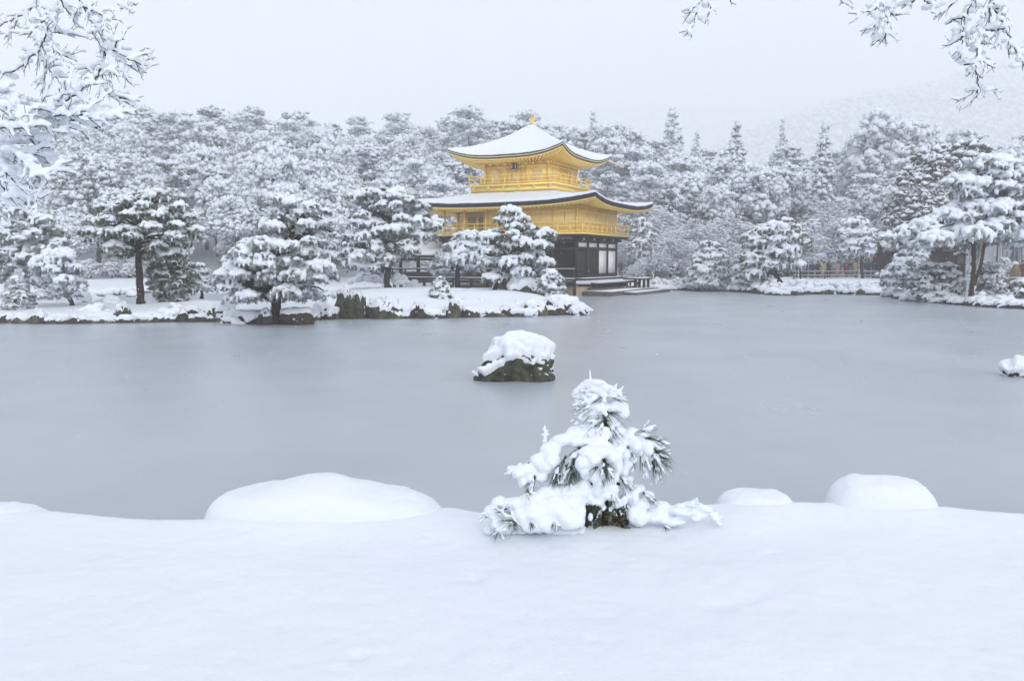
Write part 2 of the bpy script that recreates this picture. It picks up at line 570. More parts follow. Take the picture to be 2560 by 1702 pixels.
# ------------------------------------------------------------------ near bank
edge_px = [(-400, 1275), (-100, 1277), (0, 1276), (70, 1272), (140, 1280), (250, 1288), (400, 1296), (520, 1296), (640, 1292), (800, 1284), (1000, 1280), (1130, 1270), (1180, 1278), (1250, 1284), (1600, 1272), (1790, 1266), (1985, 1268), (2070, 1272), (2330, 1278), (2450, 1283), (2560, 1286), (2800, 1290), (3200, 1300)]
E_ = np.array([onz(px, py, 0.83) for px, py in edge_px])
def bank_edge(X):
    return np.interp(X, E_[:, 0], E_[:, 1]) + 0.035 * fbm(np.stack([X * 3, X * 0, X * 0], 1), 2, 8)
_pr = np.random.default_rng(61)
PITS = [(float(_pr.uniform(-3.2, 3.4)), float(_pr.uniform(3.0, 5.3)), float(_pr.uniform(.008, .03)), float(_pr.uniform(-.006, .010))) for _ in range(90)]
PITS += [(float(_pr.normal(.25, .55)), float(_pr.normal(4.72, .12)), float(_pr.uniform(.008, .022)), float(_pr.uniform(-.012, .008))) for _ in range(70)]
def bank_h(X, Y):
    e = bank_edge(X)
    d = e - Y
    P = np.stack([X, Y, X * 0], 1)
    h = 0.85 + 0.075 * fbm(P * 0.55, 3, 1) + 0.012 * fbm(P * 3.2, 3, 2) + 0.004 * fbm(P * 14, 2, 4) + 0.0022 * fbm(P * 45, 2, 14)
    h = h - 0.0022 * np.abs(X) ** 1.6 * 0.2
    for (px, py, r, dp) in [(1180, 1442, .055, .022), (1800, 1505, .07, .02), (1880, 1500, .06, .012), (893, 1647, .03, .018), (1940, 1380, .09, .012), (620, 1323, .05, .014), (1665, 1340, .05, .012)]:
        c = onz(px, py, 0.85)
        h = h - dp * np.exp(-((X - c[0]) ** 2 + ((Y - c[1]) * 0.8) ** 2) / r ** 2) * (1 + 0.8 * fbm(P * 25, 2, 9))
    h = h + 0.03 * np.exp(-((X + 3.2) / 0.9) ** 2) * sstep(0.9, 0.1, d) + 0.022 * np.exp(-(d / .35) ** 2) * (0.5 + 0.5 * fbm(P * np.array([1.3, 0, 0]), 3, 21))
    for c0, c1, r, dp in PITS:
        m = (np.abs(X - c0) < .12) & (np.abs(Y - c1) < .12)
        h[m] -= dp * np.exp(-((X[m] - c0) ** 2 + (Y[m] - c1) ** 2) / r ** 2)
    roll = np.clip((0.16 - d) / 0.16, 0, None)
    h = h - 0.035 * roll ** 2 - 0.9 * np.clip(roll - 1, 0, None)
    # soft drift up to the pine and the mounds
    for (px, py, rx, ry, a) in [(1400, 1322, .75, .28, .05), (830, 1300, 1.0, .3, .06), (2200, 1275, .6, .25, .04), (1890, 1268, .45, .22, .03), (1850, 1300, .35, .2, .035)]:
        c = onz(px, py, 0.85)
        h = h + a * np.exp(-((X - c[0]) / rx) ** 2 - ((Y - c[1]) / ry) ** 2)
    return np.maximum(h, -0.3)
bx = axis((-9, -4.5, 0.12), (-4.5, 4.5, 0.022), (4.5, 9, 0.12))
by = axis((-4, 2.2, 0.15), (2.2, 6.4, 0.022), (6.4, 7.2, 0.1))
A, B = np.meshgrid(bx, by, indexing='ij')
mb = MB()
mb.grid(np.stack([A, B, bank_h(A.ravel(), B.ravel()).reshape(A.shape)], -1))
tag(part('snow_bank', mb, M['ground_snow'], None, True), 'smooth untrodden snow bank in front of the pond', kind='structure')
def bank_at(x, y):
    return float(bank_h(np.array([x]), np.array([y]))[0])

def mound(label, px0, px1, pytop, pybase, Y, prof, seed, depth=0.8):
    """a rock wholly buried in snow: dome with its own top outline"""
    a, b = at(px0, pybase, Y), at(px1, pybase, Y)
    zt = at((px0 + px1) / 2, pytop, Y)[2]
    c = (a + b) / 2
    w = (b[0] - a[0]) / 2
    zb = bank_at(c[0], Y) - 0.25
    rr = np.linspace(0, 1, 34) ** .6
    th = np.linspace(0, 2 * math.pi, 97)
    R_, T_ = np.meshgrid(rr, th, indexing='ij')
    ct, st = np.cos(T_), np.sin(T_)
    q = (np.abs(ct) ** 3 + np.abs(st) ** 2.4) ** (-1 / 2.7)                 # squarish outline
    x, y = R_ * ct * np.minimum(q, 1.15), R_ * st * q
    top = np.mean([np.interp(x + q_, np.linspace(-1, 1, len(prof)), prof) for q_ in np.linspace(-.16, .16, 7)], 0)
    H = zt - zb
    h = H * top * np.clip(1 - R_ ** 13, 0, 1) ** .5 * (1 - .12 * y ** 2)
    V = np.stack([c[0] + x * w, c[1] + y * w * depth * .75, zb + h], -1)
    flat_ = V.reshape(-1, 3)
    flat_[:, 2] += 0.030 * fbm(flat_ * 2.2, 3, seed) + 0.024 * fbm(flat_ * 6, 3, seed + 1) + .003 * fbm(flat_ * 45, 2, seed)
    flat_ += 0.003 * fbm(flat_ * 18, 2, seed)[:, None]
    mbm = MB()
    mbm.grid(flat_.reshape(V.shape))
    V, F = mbm.arrays()
    F = F[0]
    o = part('snow_mound', (V, [F]), M['ground_snow'], None, True)
    tag(o, label, 'snow mound', 'snow buried rocks on the near bank')
    return o
mound('broad white snow mound, longest on the near bank, its crest left of the middle', 498, 1152, 1187, 1300, 5.45, [.80, .84, .87, .92, .97, 1.0, .94, .88, .86, .80, .60], 1, 0.55)
mound('low flat snow mound beside the foot of the little pine', 1778, 1998, 1224, 1275, 5.55, [.7, .9, .96, 1, .98, .97, .9, .6], 2, 0.8)
mound('tall rounded snow mound near the right end of the bank', 2060, 2350, 1188, 1280, 5.5, [.70, .92, 1, .97, .96, .93, .85, .5], 3, 0.75)
mound('low snow hump cut by the left edge of the picture', -170, 165, 1261, 1300, 5.4, [.6, .8, .9, 1, 1, .98, .9, .75, .5], 4, 0.4)

# ------------------------------------------------------------------ islands
def world_pts(L):
    return [onz(px, py, 0.0)[:2] for px, py in L]
isl_front = world_pts([(-350, 806), (-100, 806), (0, 806), (80, 808), (200, 808), (330, 805), (430, 804), (540, 803), (620, 805), (690, 809), (740, 807), (800, 799), (880, 794), (960, 795), (1060, 795), (1120, 794), (1230, 791), (1300, 790), (1400, 786), (1450, 786)])
ISL = isl_front + [np.array(p) for p in [(4.3, 44.0), (3.9, 48.0), (2.4, 52.5), (-2.0, 57.5), (-8, 62.0), (-14, 62.5), (-15.5, 55.0), (-12.8, 46.5), (-15, 43.6), (-19.0, 42.3), (-22.0, 42.0), (-24.5, 46.0), (-28, 57.0), (-40, 60.0), (-50, 50.0)]]
def island_h(X, Y):
    P = np.stack([X, Y], 1)
    d = -poly_sd(P, ISL)
    d = d + 0.25 * fbm(np.stack([X, Y, X * 0], 1) * 0.7, 2, 6)
    N = np.stack([X, Y, X * 0], 1)
    right = sstep(-16, -4, X) * 0.25
    h = np.where(d > 0, 0.05 + 0.33 * sstep(0, 0.55, d) + (0.28 + right) * sstep(0.4, 5, d), -0.6 * sstep(0, .5, -d))
    h = h + np.where(d > 0, (0.13 * fbm(N * 0.45, 3, 12) + 0.035 * fbm(N * 2.2, 2, 13)) * sstep(0, 0.8, d), 0)
    return h
ix = np.arange(-52, 6.5, 0.2)
iy = np.arange(32, 65, 0.2)
A, B = np.meshgrid(ix, iy, indexing='ij')
mb = MB()
hz = island_h(A.ravel(), B.ravel()).reshape(A.shape)
mb.grid(np.stack([A, B, hz], -1))
tag(part('island', mb, M['ground_snow'], None, True), 'low snow covered island with garden pines', kind='structure')
def isl_at(x, y):
    return max(float(island_h(np.array([x]), np.array([y]))[0]), 0.0)

# ------------------------------------------------------------------ far hills (beyond the wood)
def hill(name, label, pts, Y, back, seed):
    """ridge whose crest passes through the given points at depth Y"""
    P = np.array([at(px, py, Y) for px, py in pts])
    xs_ = np.linspace(P[0, 0], P[-1, 0], 160)
    top = np.interp(xs_, P[:, 0], P[:, 2])
    yy = np.linspace(-1, 1, 34)
    A, B = np.meshgrid(xs_, yy, indexing='ij')
    prof = np.cos(B * math.pi / 2) ** 1.1
    Z = top[:, None] * prof
    Yw = Y + B * back
    Z = Z + 14 * fbm(np.stack([A.ravel(), Yw.ravel(), A.ravel() * 0], 1) * 0.006, 4, seed).reshape(A.shape) - 8
    mb = MB()
    mb.grid(np.stack([A, Yw, Z], -1))
    o = part(name, mb, M['hill_leaf'], None, True)
    tag(o, label, kind='structure')
    return xs_, Yw, Z
h1 = hill('hill', 'wooded hill at the right fading into the snowy air', [(1700, 420), (1850, 330), (1960, 292), (2050, 268), (2150, 245), (2260, 228), (2350, 205), (2450, 180), (2560, 160), (2800, 120), (3200, 130), (3600, 260)], 1300, 480, 1)
h2 = hill('hill', 'faint low ridge beyond the wood', [(900, 420), (1150, 345), (1300, 310), (1420, 288), (1560, 274), (1650, 270), (1760, 276), (1900, 284), (2050, 290), (2300, 330), (2600, 420)], 2300, 600, 2)
rg = np.random.default_rng(5)
def hill_wood(name, label, H, n, s0, s1, seed):
    xs_, Yw, Z = H
    rg = np.random.default_rng(seed)
    mb = MB()
    fi = rg.uniform(0, len(xs_) - 1.001, n)
    fj = rg.uniform(3, 20, n)
    i, j = fi.astype(int), fj.astype(int)
    a, b = fi - i, fj - j
    bl = lambda G: G[i, j] * (1 - a) * (1 - b) + G[i + 1, j] * a * (1 - b) + G[i, j + 1] * (1 - a) * b + G[i + 1, j + 1] * a * b
    C = np.stack([np.interp(fi, np.arange(len(xs_)), xs_), bl(Yw), bl(Z)], 1)
    s = rg.uniform(s0, s1, n)
    C[:, 2] += s * 0.5
    mb.blobs(C, np.stack([s, s, s * rg.uniform(.9, 1.6, n)], 1), 1, 0.35, rg=rg)
    tag(part(name, mb, M['hill_leaf'], None, True), label, kind='stuff')
hill_wood('hill_wood', 'snowy wood covering the hill at the right', h1, 24000, 2.2, 5.2, 3)
hill_wood('hill_wood', 'snowy wood covering the faint low ridge', h2, 6000, 5.0, 10.0, 4)

# ------------------------------------------------------------------ snowy air
mb = MB()
mb.box(-2600, 2600, -30, 3100, -1.8, 520)
haze = part('haze', mb, None, None)
mh = bpy.data.materials.new('snowy_air')
mh.use_nodes = True
nt = mh.node_tree
nt.nodes.remove(nt.nodes['Principled BSDF'])
pv = nt.nodes.new('ShaderNodeVolumePrincipled')
pv.inputs['Color'].default_value = (0.985, 0.992, 1.0, 1)
pv.inputs['Density'].default_value = 0.0016
pv.inputs['Anisotropy'].default_value = 0.1
nt.links.new(pv.outputs['Volume'], nt.nodes['Material Output'].inputs['Volume'])
haze.data.materials.append(mh)
tag(haze, kind='stuff', label='pale snowy air over the pond and the wood')
# ------------------------------------------------------------------ golden pavilion (local frame: +x along the front to the right, +y to the back)
PX, PY, PH = 1.6, 69.0, math.radians(-27)
pav = thing('golden_pavilion', 'three storey golden pavilion with dark ground floor and snowy curved roofs by the water', 'pavilion', (PX, PY, 0), PH)
def pp(name, mb, mat, parent=None, smooth=False, label=None):
    o = part(name, mb, M[mat], parent or pav, smooth, world=False)
    if label: o['label'] = label
    return o
HX, HY = 5.8, 4.25

def roof(hxe, hye, hxt, hyt, ze, zt, lift, curve, bands, inset, seed):
    """returns (shingle band meshes, snow mesh, eave line function)"""
    n, m = 61, 15
    T = np.linspace(-1, 1, n)
    Vv = np.linspace(0, 1, m)
    def surf(side, t, v, dz=0.0, grow=0.0):
        hx = (hxe + grow) * (1 - v) + hxt * v
        hy = (hye + grow) * (1 - v) + hyt * v
        prof = v * (1 - curve) + curve * v ** 2.0
        z = ze + (zt - ze) * prof + lift * np.abs(t) ** 3.2 * (1 - v) ** 2 + dz
        out = 0.12 * np.abs(t) ** 4 * (1 - v) ** 2
        if side == 0: x, y = t * (hx + out), -(hy + out) + 0 * t
        elif side == 1: x, y = (hx + out) + 0 * t, t * (hy + out)
        elif side == 2: x, y = -t * (hx + out), (hy + out) + 0 * t
        else: x, y = -(hx + out) + 0 * t, -t * (hy + out)
        return np.stack([x, y, z + 0 * t], -1)
    def sheet(dz, grow, vmin=0.0):
        mb = MB()
        for s in range(4):
            G = np.stack([surf(s, T, v, dz, grow) for v in vmin + (1 - vmin) * Vv], 1)
            mb.grid(G)
        return mb
    def edge(z0, z1, g0, g1):
        mb = MB()
        for s in range(4):
            G = np.stack([surf(s, T, 0.0, z0, g0), surf(s, T, 0.0, z1, g1)], 1)
            mb.grid(G)
        return mb
    return surf, sheet, edge

def roof_lumps(mb, seed):
    V, F = mb.arrays()
    V = V.copy()
    V[:, 2] += .030 * fbm(V * .9, 3, seed) + .02 * fbm(V * 3.5, 2, seed + 3)
    return V, F

def eave_under(surf, zoff, inset, wall_hx, wall_hy, zw):
    mb = MB()
    T = np.linspace(-1, 1, 61)
    for s in range(4):
        e = surf(s, T, 0.0, zoff, -inset)
        if s == 0: w = np.stack([T * wall_hx, 0 * T - wall_hy, 0 * T + zw], -1)
        elif s == 1: w = np.stack([0 * T + wall_hx, T * wall_hy, 0 * T + zw], -1)
        elif s == 2: w = np.stack([-T * wall_hx, 0 * T + wall_hy, 0 * T + zw], -1)
        else: w = np.stack([0 * T - wall_hx, -T * wall_hy, 0 * T + zw], -1)
        mid = e * 0.5 + w * 0.5
        mid[:, 2] += 0.05
        mb.grid(np.stack([e, mid, w], 1))
    return mb

def rafters(surf, zoff, inset, wall_hx, wall_hy, zw, nx, ny):
    mb = MB()
    for s, nn in ((0, nx), (1, ny), (2, nx), (3, ny)):
        for t in np.linspace(-0.985, 0.985, nn):
            t1 = np.array([t])
            e = surf(s, t1, 0.0, zoff - 0.05, -inset - 0.06)[0]
            tw = np.clip(t * 1.02, -1, 1)
            w = {0: (tw * wall_hx, -wall_hy), 1: (wall_hx, tw * wall_hy), 2: (-tw * wall_hx, wall_hy), 3: (-wall_hx, -tw * wall_hy)}[s]
            mb.beam(e, (w[0], w[1], zw - 0.02), 0.09, 0.10)
    return mb

# ---- stone base and landing
mb = MB()
mb.box(-HX - 0.7, HX + 0.6, -HY - 0.75, HY + 0.6, -0.5, 0.62)
mb.box(-HX - 0.9, HX + 0.8, -HY - 0.95, HY + 0.8, -0.5, 0.18)
base = pp('stone_base', mb, 'plaster')
mb = MB()
mb.box(HX + 0.82, HX + 2.9, -HY - 0.9, HY + 1.5, -0.5, 0.30)
mb.box(HX + 2.92, HX + 4.0, -HY + 2.2, HY + 2.5, -0.5, 0.18)
mb.box(HX + 0.83, HX + 1.9, -HY + 0.2, HY - 0.3, 0.30, 0.52)
land = pp('landing', mb, 'stone')
mb = MB()
mb.box(HX + 0.86, HX + 2.85, -HY - 0.2, HY + 1.4, 0.303, 0.40)
mb.box(HX + 2.98, HX + 3.9, -HY + 2.3, HY + 2.4, 0.183, 0.27)
pp('snow', mb, 'snow', land)

# ---- ground floor: dark timber
z1, z2 = 1.30, 4.50
mb = MB()
mb.box(-HX + 0.1, HX - 0.10, -HY + 1.3, -HY + 1.42, z1, z2 - 0.5)        # recessed front wall
mb.box(HX - 0.12, HX - 0.02, -HY, HY, z1, z2)                            # east wall
mb.box(-HX + 0.02, -HX + 0.12, -HY + 1.45, HY, z1, z2)                   # west wall
mb.box(-HX + 0.12, HX - 0.12, HY - 0.12, HY - 0.02, z1, z2)              # back wall
mb.box(-HX + 0.1, HX - 0.13, -HY + 0.02, -HY + 1.28, z2 - 0.35, z2 - 0.2)   # porch ceiling
pp('ground_floor_wall', mb, 'dark_wood')
mb = MB()
XP = np.linspace(-HX, HX, 7)
YP = np.linspace(-HY, HY, 5)
def pillars(name, mat, spots):
    for (x0, x1, y0, y1, z0_, z1_) in spots:
        m_ = MB()
        m_.box(x0, x1, y0, y1, z0_, z1_)
        pp(name, m_, mat)
pillars('pillar', 'dark_wood', [(x - .11, x + .11, s_ * HY - .11, s_ * HY + .11, z1, z2) for x in XP for s_ in (-1, 1)] + [(s_ * HX - .11, s_ * HX + .11, y - .11, y + .11, z1, z2) for y in YP[1:-1] for s_ in (-1, 1)])
mb = MB()
for zc in (3.52, 4.08):                                                   # tie beams
    mb.box(-HX + .11, HX - .11, -HY - .07, -HY + .07, zc - .09, zc + .09)
    mb.box(HX - .06, HX + .08, -HY + .11, HY - .11, zc - .09, zc + .09)
mb.box(HX - .06, HX + .08, -HY + .11, HY - .11, z1, z1 + 0.25)
pp('tie_beam', mb, 'dark_wood')
for k in range(4):                                                        # white transom panels on the east side
    mb = MB()
    mb.box(HX - 0.02, HX + 0.03, YP[k] + .17, YP[k + 1] - .17, 3.64, 3.96)
    pp('transom_panel', mb, 'white_paper')
for k in range(2, 4):
    mb = MB()
    mb.box(HX - 0.02, HX + 0.03, YP[k] + .16, YP[k + 1] - .16, 1.60, 3.40)
    pp('white_shutter', mb, 'white_paper')
for k in range(2):
    mb = MB()
    mb.box(HX - 0.02, HX + 0.015, YP[k] + .14, YP[k + 1] - .14, 1.58, 3.42)
    for q in np.linspace(YP[k] + .3, YP[k + 1] - .3, 5):
        mb.box(HX + 0.014, HX + 0.04, q - .025, q + .025, 1.6, 3.4)
    pp('plank_door', mb, 'dark_wood')
for k in range(6):
    mb = MB()
    mb.box(XP[k] + .14, XP[k + 1] - .14, -HY - .02, -HY + .03, 4.19, 4.42)
    pp('transom_panel', mb, 'grey_panel', label='grey transom panel over the open front')

# ---- brackets carrying the balcony
mb = MB()
bxo, byo = HX + 0.78, HY + 0.78
for x in np.linspace(-HX, HX, 7):
    for s in (-1, 1):
        mb.box(x - .10, x + .10, s * HY - (0.0 if s > 0 else .80), s * HY + (.80 if s > 0 else 0.0), 4.33, 4.48)
        mb.box(x - .09, x + .09, s * (HY + .05) - (0.0 if s > 0 else .45), s * (HY + .05) + (.45 if s > 0 else 0), 4.13, 4.30)
for y in np.linspace(-HY, HY, 5):
    for s in (-1, 1):
        mb.box(s * (HX + .012) - (0 if s > 0 else .80), s * (HX + .012) + (.80 if s > 0 else 0), y - .098, y + .098, 4.335, 4.475)
        mb.box(s * (HX + .05) - (0 if s > 0 else .45), s * (HX + .05) + (.45 if s > 0 else 0), y - .088, y + .088, 4.13, 4.30)
mb.box(-bxo, bxo, -byo - .06, -byo + .06, 4.42, 4.545)
mb.box(-bxo, bxo, byo - .06, byo + .06, 4.42, 4.545)
mb.box(bxo - .06, bxo + .06, -byo + .065, byo - .065, 4.423, 4.548)
mb.box(-bxo - .06, -bxo + .06, -byo + .065, byo - .065, 4.423, 4.548)
pp('bracket', mb, 'dark_wood')
mb = MB()
for y in np.linspace(-HY, HY, 5)[:-1]:
    for bx_ in ((HX + .30, HX + .44, y + .1, y + .34, 4.16, 4.26), (HX + .12, HX + .17, y + 1.0, y + 1.14, 4.2, 4.34)):
        mb = MB()
        mb.box(*bx_)
        pp('bracket_tip', mb, 'white_paper')

# ---- balcony, rails
def railing(hx, hy, z, h, sp, w):
    mb = MB()
    for s in (-1, 1):
        for zz in (z + h, z + h * .62, z + h * .2):
            e = 0.18 if zz == z + h else 0.0
            mb.box(-hx - e, hx + e, s * hy - w / 2, s * hy + w / 2, zz - w / 2, zz + w / 2)
            mb.box(s * hx - w / 2 + .002, s * hx + w / 2 + .002, -hy - e, -hy - w / 2, zz - w / 2 + .003, zz + w / 2 + .003) if e else None
            mb.box(s * hx - w / 2 + .002, s * hx + w / 2 + .002, -hy + w / 2, hy - w / 2, zz - w / 2 + .003, zz + w / 2 + .003)
    for s in (-1, 1):
        for x in np.linspace(-hx, hx, int(round(2 * hx / sp)) + 1):
            mb.box(x - w * .6, x + w * .6, s * hy - w * .65, s * hy + w * .65, z, z + h + (.12 if abs(abs(x) - hx) < .01 else -0.02))
        for y in np.linspace(-hy, hy, int(round(2 * hy / sp)) + 1)[1:-1]:
            mb.box(s * hx - w * .6, s * hx + w * .6, y - w * .65, y + w * .65, z, z + h - .02)
    return mb
mb = MB()
mb.box(-bxo - .14, bxo + .14, -byo - .14, byo + .14, 4.555, 4.66)
pp('balcony', mb, 'gold')
pp('balcony_railing', railing(bxo, byo, 4.66, 0.80, 1.05, 0.065), 'gold')

# ---- middle storey walls
za, zb_ = 4.66, 6.78
RX = -2.1        # right of this the front wall stands at the outer pillars; left of it is an open corner porch
mb = MB()
mb.box(RX, HX - .06, -HY, -HY + .1, za, zb_)
mb.box(HX - .10, HX, -HY + .1, HY, za, zb_)
mb.box(-HX, HX - .1, HY - .1, HY, za, zb_)
mb.box(-HX, -HX + .1, -HY + 2.1, HY - .1, za, zb_)
mb.box(-HX + .1, RX, -HY + 2.1, -HY + 2.2, za, zb_)
mb.box(RX, RX + .1, -HY + .1, -HY + 2.1, za, zb_)
mb.box(-HX, RX - .01, -HY + .02, -HY + .12, 6.45, zb_)
mb.box(-HX, -HX + .1, -HY + .13, -HY + 2.09, 6.45, zb_)
wall2 = pp('middle_floor_wall', mb, 'gold_panel')
mb = MB()
pillars('gold_pillar', 'gold', [(x - .085, x + .085, -HY - .06, -HY + .11, za, zb_) for x in np.linspace(-HX, HX, 7)]
        + [(HX - .1, HX + .05, y - .085, y + .085, za, zb_) for y in np.linspace(-HY, HY, 5)[1:]] + [(-HX - .05, -HX + .1, y - .085, y + .085, za, zb_) for y in np.linspace(-HY, HY, 5)[1:]])
for zz in (za + .1, 5.35, 6.35):
    mb.box(RX + .1, HX - .1, -HY - .035, -HY - .005, zz - .05, zz + .05)
    mb.box(HX + .004, HX + .034, -HY + .1, HY - .1, zz - .05, zz + .05)
for x in np.linspace(RX, HX, 9):
    mb.box(x - .03, x + .03, -HY - .03, -HY - .004, za + .15, 6.3)
mb.box(-HX, HX, -HY - .10, -HY + .08, 6.74, 6.90)
mb.box(HX - .08, HX + .08, -HY + .08, HY - .08, 6.743, 6.903)
pp('moulding', mb, 'gold')
for k, (x0, x1) in enumerate(((-4.75, -4.05), (-3.75, -2.75))):
    mb = MB()
    mb.box(x0, x1, -HY + 2.06, -HY + 2.095, 5.15, 6.15)
    lat = pp('lattice_window', mb, 'dark_wood')
    mb = MB()
    for q in np.linspace(x0, x1, 8):
        mb.box(q - .018, q + .018, -HY + 2.03, -HY + 2.058, 5.12, 6.18)
    for q in np.linspace(5.12, 6.18, 9):
        mb.box(x0 - .02, x1 + .02, -HY + 2.033, -HY + 2.056, q - .018, q + .018)
    pp('lattice', mb, 'gold', lat)

# ---- lower roof
zE = 6.93
surf, sheet, edge = roof(HX + 2.30, HY + 2.30, 3.78, 3.78, zE, 7.78, 0.48, 0.30, None, 0.1, 1)
mb = sheet(0.0, 0.0)
V, F = mb.arrays()
mb2 = edge(0.0, -0.30, 0.0, -0.05)
mb.add(*mb2.arrays())
roof1 = pp('lower_roof', mb, 'black_shingle', None, True)
mb = sheet(0.15, -0.06)
mb.add(*edge(0.15, 0.06, -0.06, 0.02).arrays())
mb.add(*edge(0.06, 0.005, 0.02, 0.0).arrays())
pp('snow', roof_lumps(mb, 1), 'snow', roof1, True)
mb = edge(-0.302, -0.40, -0.09, -0.10)
mb.add(*edge(-0.302, -0.302, -0.04, -0.09).arrays())
pp('eave_board', mb, 'gold', roof1, True)
pp('eave', eave_under(surf, -0.40, 0.10, HX + .02, HY + .02, 6.84), 'gold', None, True)
pp('rafter', rafters(surf, -0.42, 0.14, HX + .04, HY + .04, 6.80, 46, 36), 'gold')

# ---- upper balcony
zc0, zc1 = 8.10, 8.55
ub = 3.85
mb = MB()
mb.box(-ub + .22, ub - .22, -ub + .22, ub - .22, 7.9, 8.42)
mb.box(-ub, ub, -ub, ub, 8.42, 8.55)
for s in np.linspace(-ub + .5, ub - .5, 6):
    mb.box(s - .1, s + .1, -ub + .08, ub - .08, 8.26, 8.417)
pp('upper_balcony', mb, 'gold')
pp('upper_railing', railing(ub - .12, ub - .12, 8.55, 0.72, 1.12, 0.055), 'gold')
UH = 2.8
mb = MB()
mb.box(-UH, UH, -UH, UH, 8.55, 10.25)
wall3 = pp('upper_floor_wall', mb, 'gold')
mb = MB()
pillars('gold_pillar', 'gold', [(a - .09, a + .09, s_ * UH - .07, s_ * UH + .07, 8.55, 10.3) for a in np.linspace(-UH, UH, 4) for s_ in (-1, 1)]
        + [(s_ * (UH + .003) - .07, s_ * (UH + .003) + .07, a - .088, a + .088, 8.55, 10.3) for a in np.linspace(-UH, UH, 4) for s_ in (-1, 1)])
for zz in (8.65, 9.98, 10.25):
    mb.box(-UH - .05, UH + .05, -UH - .05, UH + .05, zz - .05, zz + .05)
for a in np.linspace(-UH, UH, 10):                         # bracket blocks under the eave
    for s in (-1, 1):
        mb.box(a - .13, a + .13, s * (UH + .12) - .16, s * (UH + .12) + .16, 10.12, 10.29)
        mb.box(s * (UH + .125) - .16, s * (UH + .125) + .16, a - .13, a + .13, 10.123, 10.293)
pp('moulding', mb, 'gold')

def arch_pts(w, h, n=9):
    t = np.linspace(0, math.pi, n)
    top = [(-math.cos(a) * w / 2, h * .52 + math.sin(a) ** 0.8 * h * .48) for a in t]
    return [(-w * .56, 0)] + top + [(w * .56, 0)]
def arch_window(place, w, h, parent):
    """cusped arch: frame and latticed pane; place maps (a, z, out) to local xyz"""
    pts = arch_pts(w, h)
    mb = MB()
    c = (0, h * .35)
    V = [place(a, z, 0.012) for a, z in pts] + [place(*c, 0.012)]
    n = len(pts)
    mb.add(V, np.array([[i, (i + 1) % n, n] for i in range(n)]))
    V2 = [place(a, z, -0.05) for a, z in pts]
    mb.add([place(a, z, 0.012) for a, z in pts] + V2, np.array([[i, n + i, n + (i + 1) % n, (i + 1) % n] for i in range(n)]))
    wd = pp('arched_window', mb, 'pale_gold', parent)
    mb = MB()
    mb.tube([place(a, z, 0.02) for a, z in pts], 0.035, 5)
    for a in np.linspace(-w * .35, w * .35, 4):
        hh = h * .52 + math.sqrt(max(0, 1 - (2 * a / w) ** 2)) * h * .46
        mb.beam(place(a, 0.02, 0.018), place(a, hh, 0.018), .022, .022)
    for z in np.linspace(h * .12, h * .7, 5):
        mb.beam(place(-w * .5, z, 0.018), place(w * .5, z, 0.018), .02, .02)
    pp('frame', mb, 'gold', wd)
for a in (-1.87, 1.87):
    arch_window(lambda u, z, o, a=a: (a + u, -UH - .01 - o, 8.72 + z), 0.84, 1.08, None)
    arch_window(lambda u, z, o, a=a: (UH + .01 + o, a + u, 8.72 + z), 0.84, 1.08, None)
def panel_door(place):
    mb = MB()
    for k in range(4):
        a0 = -0.82 + k * 0.41
        P = [place(a0 + .02, 8.7, 0), place(a0 + .39, 8.7, 0), place(a0 + .39, 9.9, 0), place(a0 + .02, 9.9, 0)]
        Q = [place(a0 + .02, 8.7, .05), place(a0 + .39, 8.7, .05), place(a0 + .39, 9.9, .05), place(a0 + .02, 9.9, .05)]
        mb.add(P + Q, np.array([[4, 5, 6, 7], [0, 1, 5, 4], [1, 2, 6, 5], [2, 3, 7, 6], [3, 0, 4, 7]]))
    d = pp('panel_door', mb, 'gold_panel')
    mb = MB()
    for k in range(4):
        a0 = -0.82 + k * 0.41
        for q in np.linspace(a0 + .07, a0 + .34, 5):
            mb.beam(place(q, 9.3, .06), place(q, 9.85, .06), .02, .02)
        mb.beam(place(a0 + .03, 9.27, .062), place(a0 + .38, 9.27, .062), .03, .03)
    pp('lattice', mb, 'gold', d)
panel_door(lambda a, z, o: (a, -UH - o - .01, z))
panel_door(lambda a, z, o: (UH + o + .01, a, z))
# hanging name board under the eave (plain dark board with two pale uprights)
mb = MB()
V, F = ico(1)
mb.box(-0.30, 0.22, -UH - .34, -UH - .28, 9.72, 10.28)
plq = pp('name_board', mb, 'dark_wood')
mb = MB()
mb.beam((-0.20, -UH - .36, 9.78), (-0.20, -UH - .36, 10.22), .07, .03)
mb.beam((0.10, -UH - .36, 9.78), (0.10, -UH - .36, 10.22), .07, .03)
mb.beam((-0.33, -UH - .35, 9.70), (0.25, -UH - .35, 9.70), .04, .05)
pp('trim', mb, 'pale_gold', plq)

# ---- upper roof
zU = 10.68
surf, sheet, edge = roof(4.85, 4.85, 0.34, 0.34, zU, 13.32, 0.66, 0.42, None, 0.1, 2)
mb = sheet(0.0, 0.0)
mb.add(*edge(0.0, -0.09, 0.0, -0.02).arrays())
mb.add(*edge(-0.16, -0.27, -0.05, -0.10).arrays())
roof2 = pp('upper_roof', mb, 'black_shingle', None, True)
mb = edge(-0.09, -0.16, -0.02, -0.045)
pp('eave_strip', mb, 'pale_gold', roof2, True)
mb = sheet(0.14, -0.06)
mb.add(*edge(0.14, 0.06, -0.06, 0.015).arrays())
mb.add(*edge(0.06, 0.004, 0.015, 0.0).arrays())
cap = MB()
cap.blobs([(0, 0, 13.38), (0, 0, 13.30)], np.array([[.48, .48, .20], [.62, .62, .18]]), 3)
mb.add(*cap.arrays())
pp('snow', roof_lumps(mb, 2), 'snow', roof2, True)
mb = edge(-0.272, -0.36, -0.12, -0.13)
mb.add(*edge(-0.272, -0.272, -0.09, -0.12).arrays())
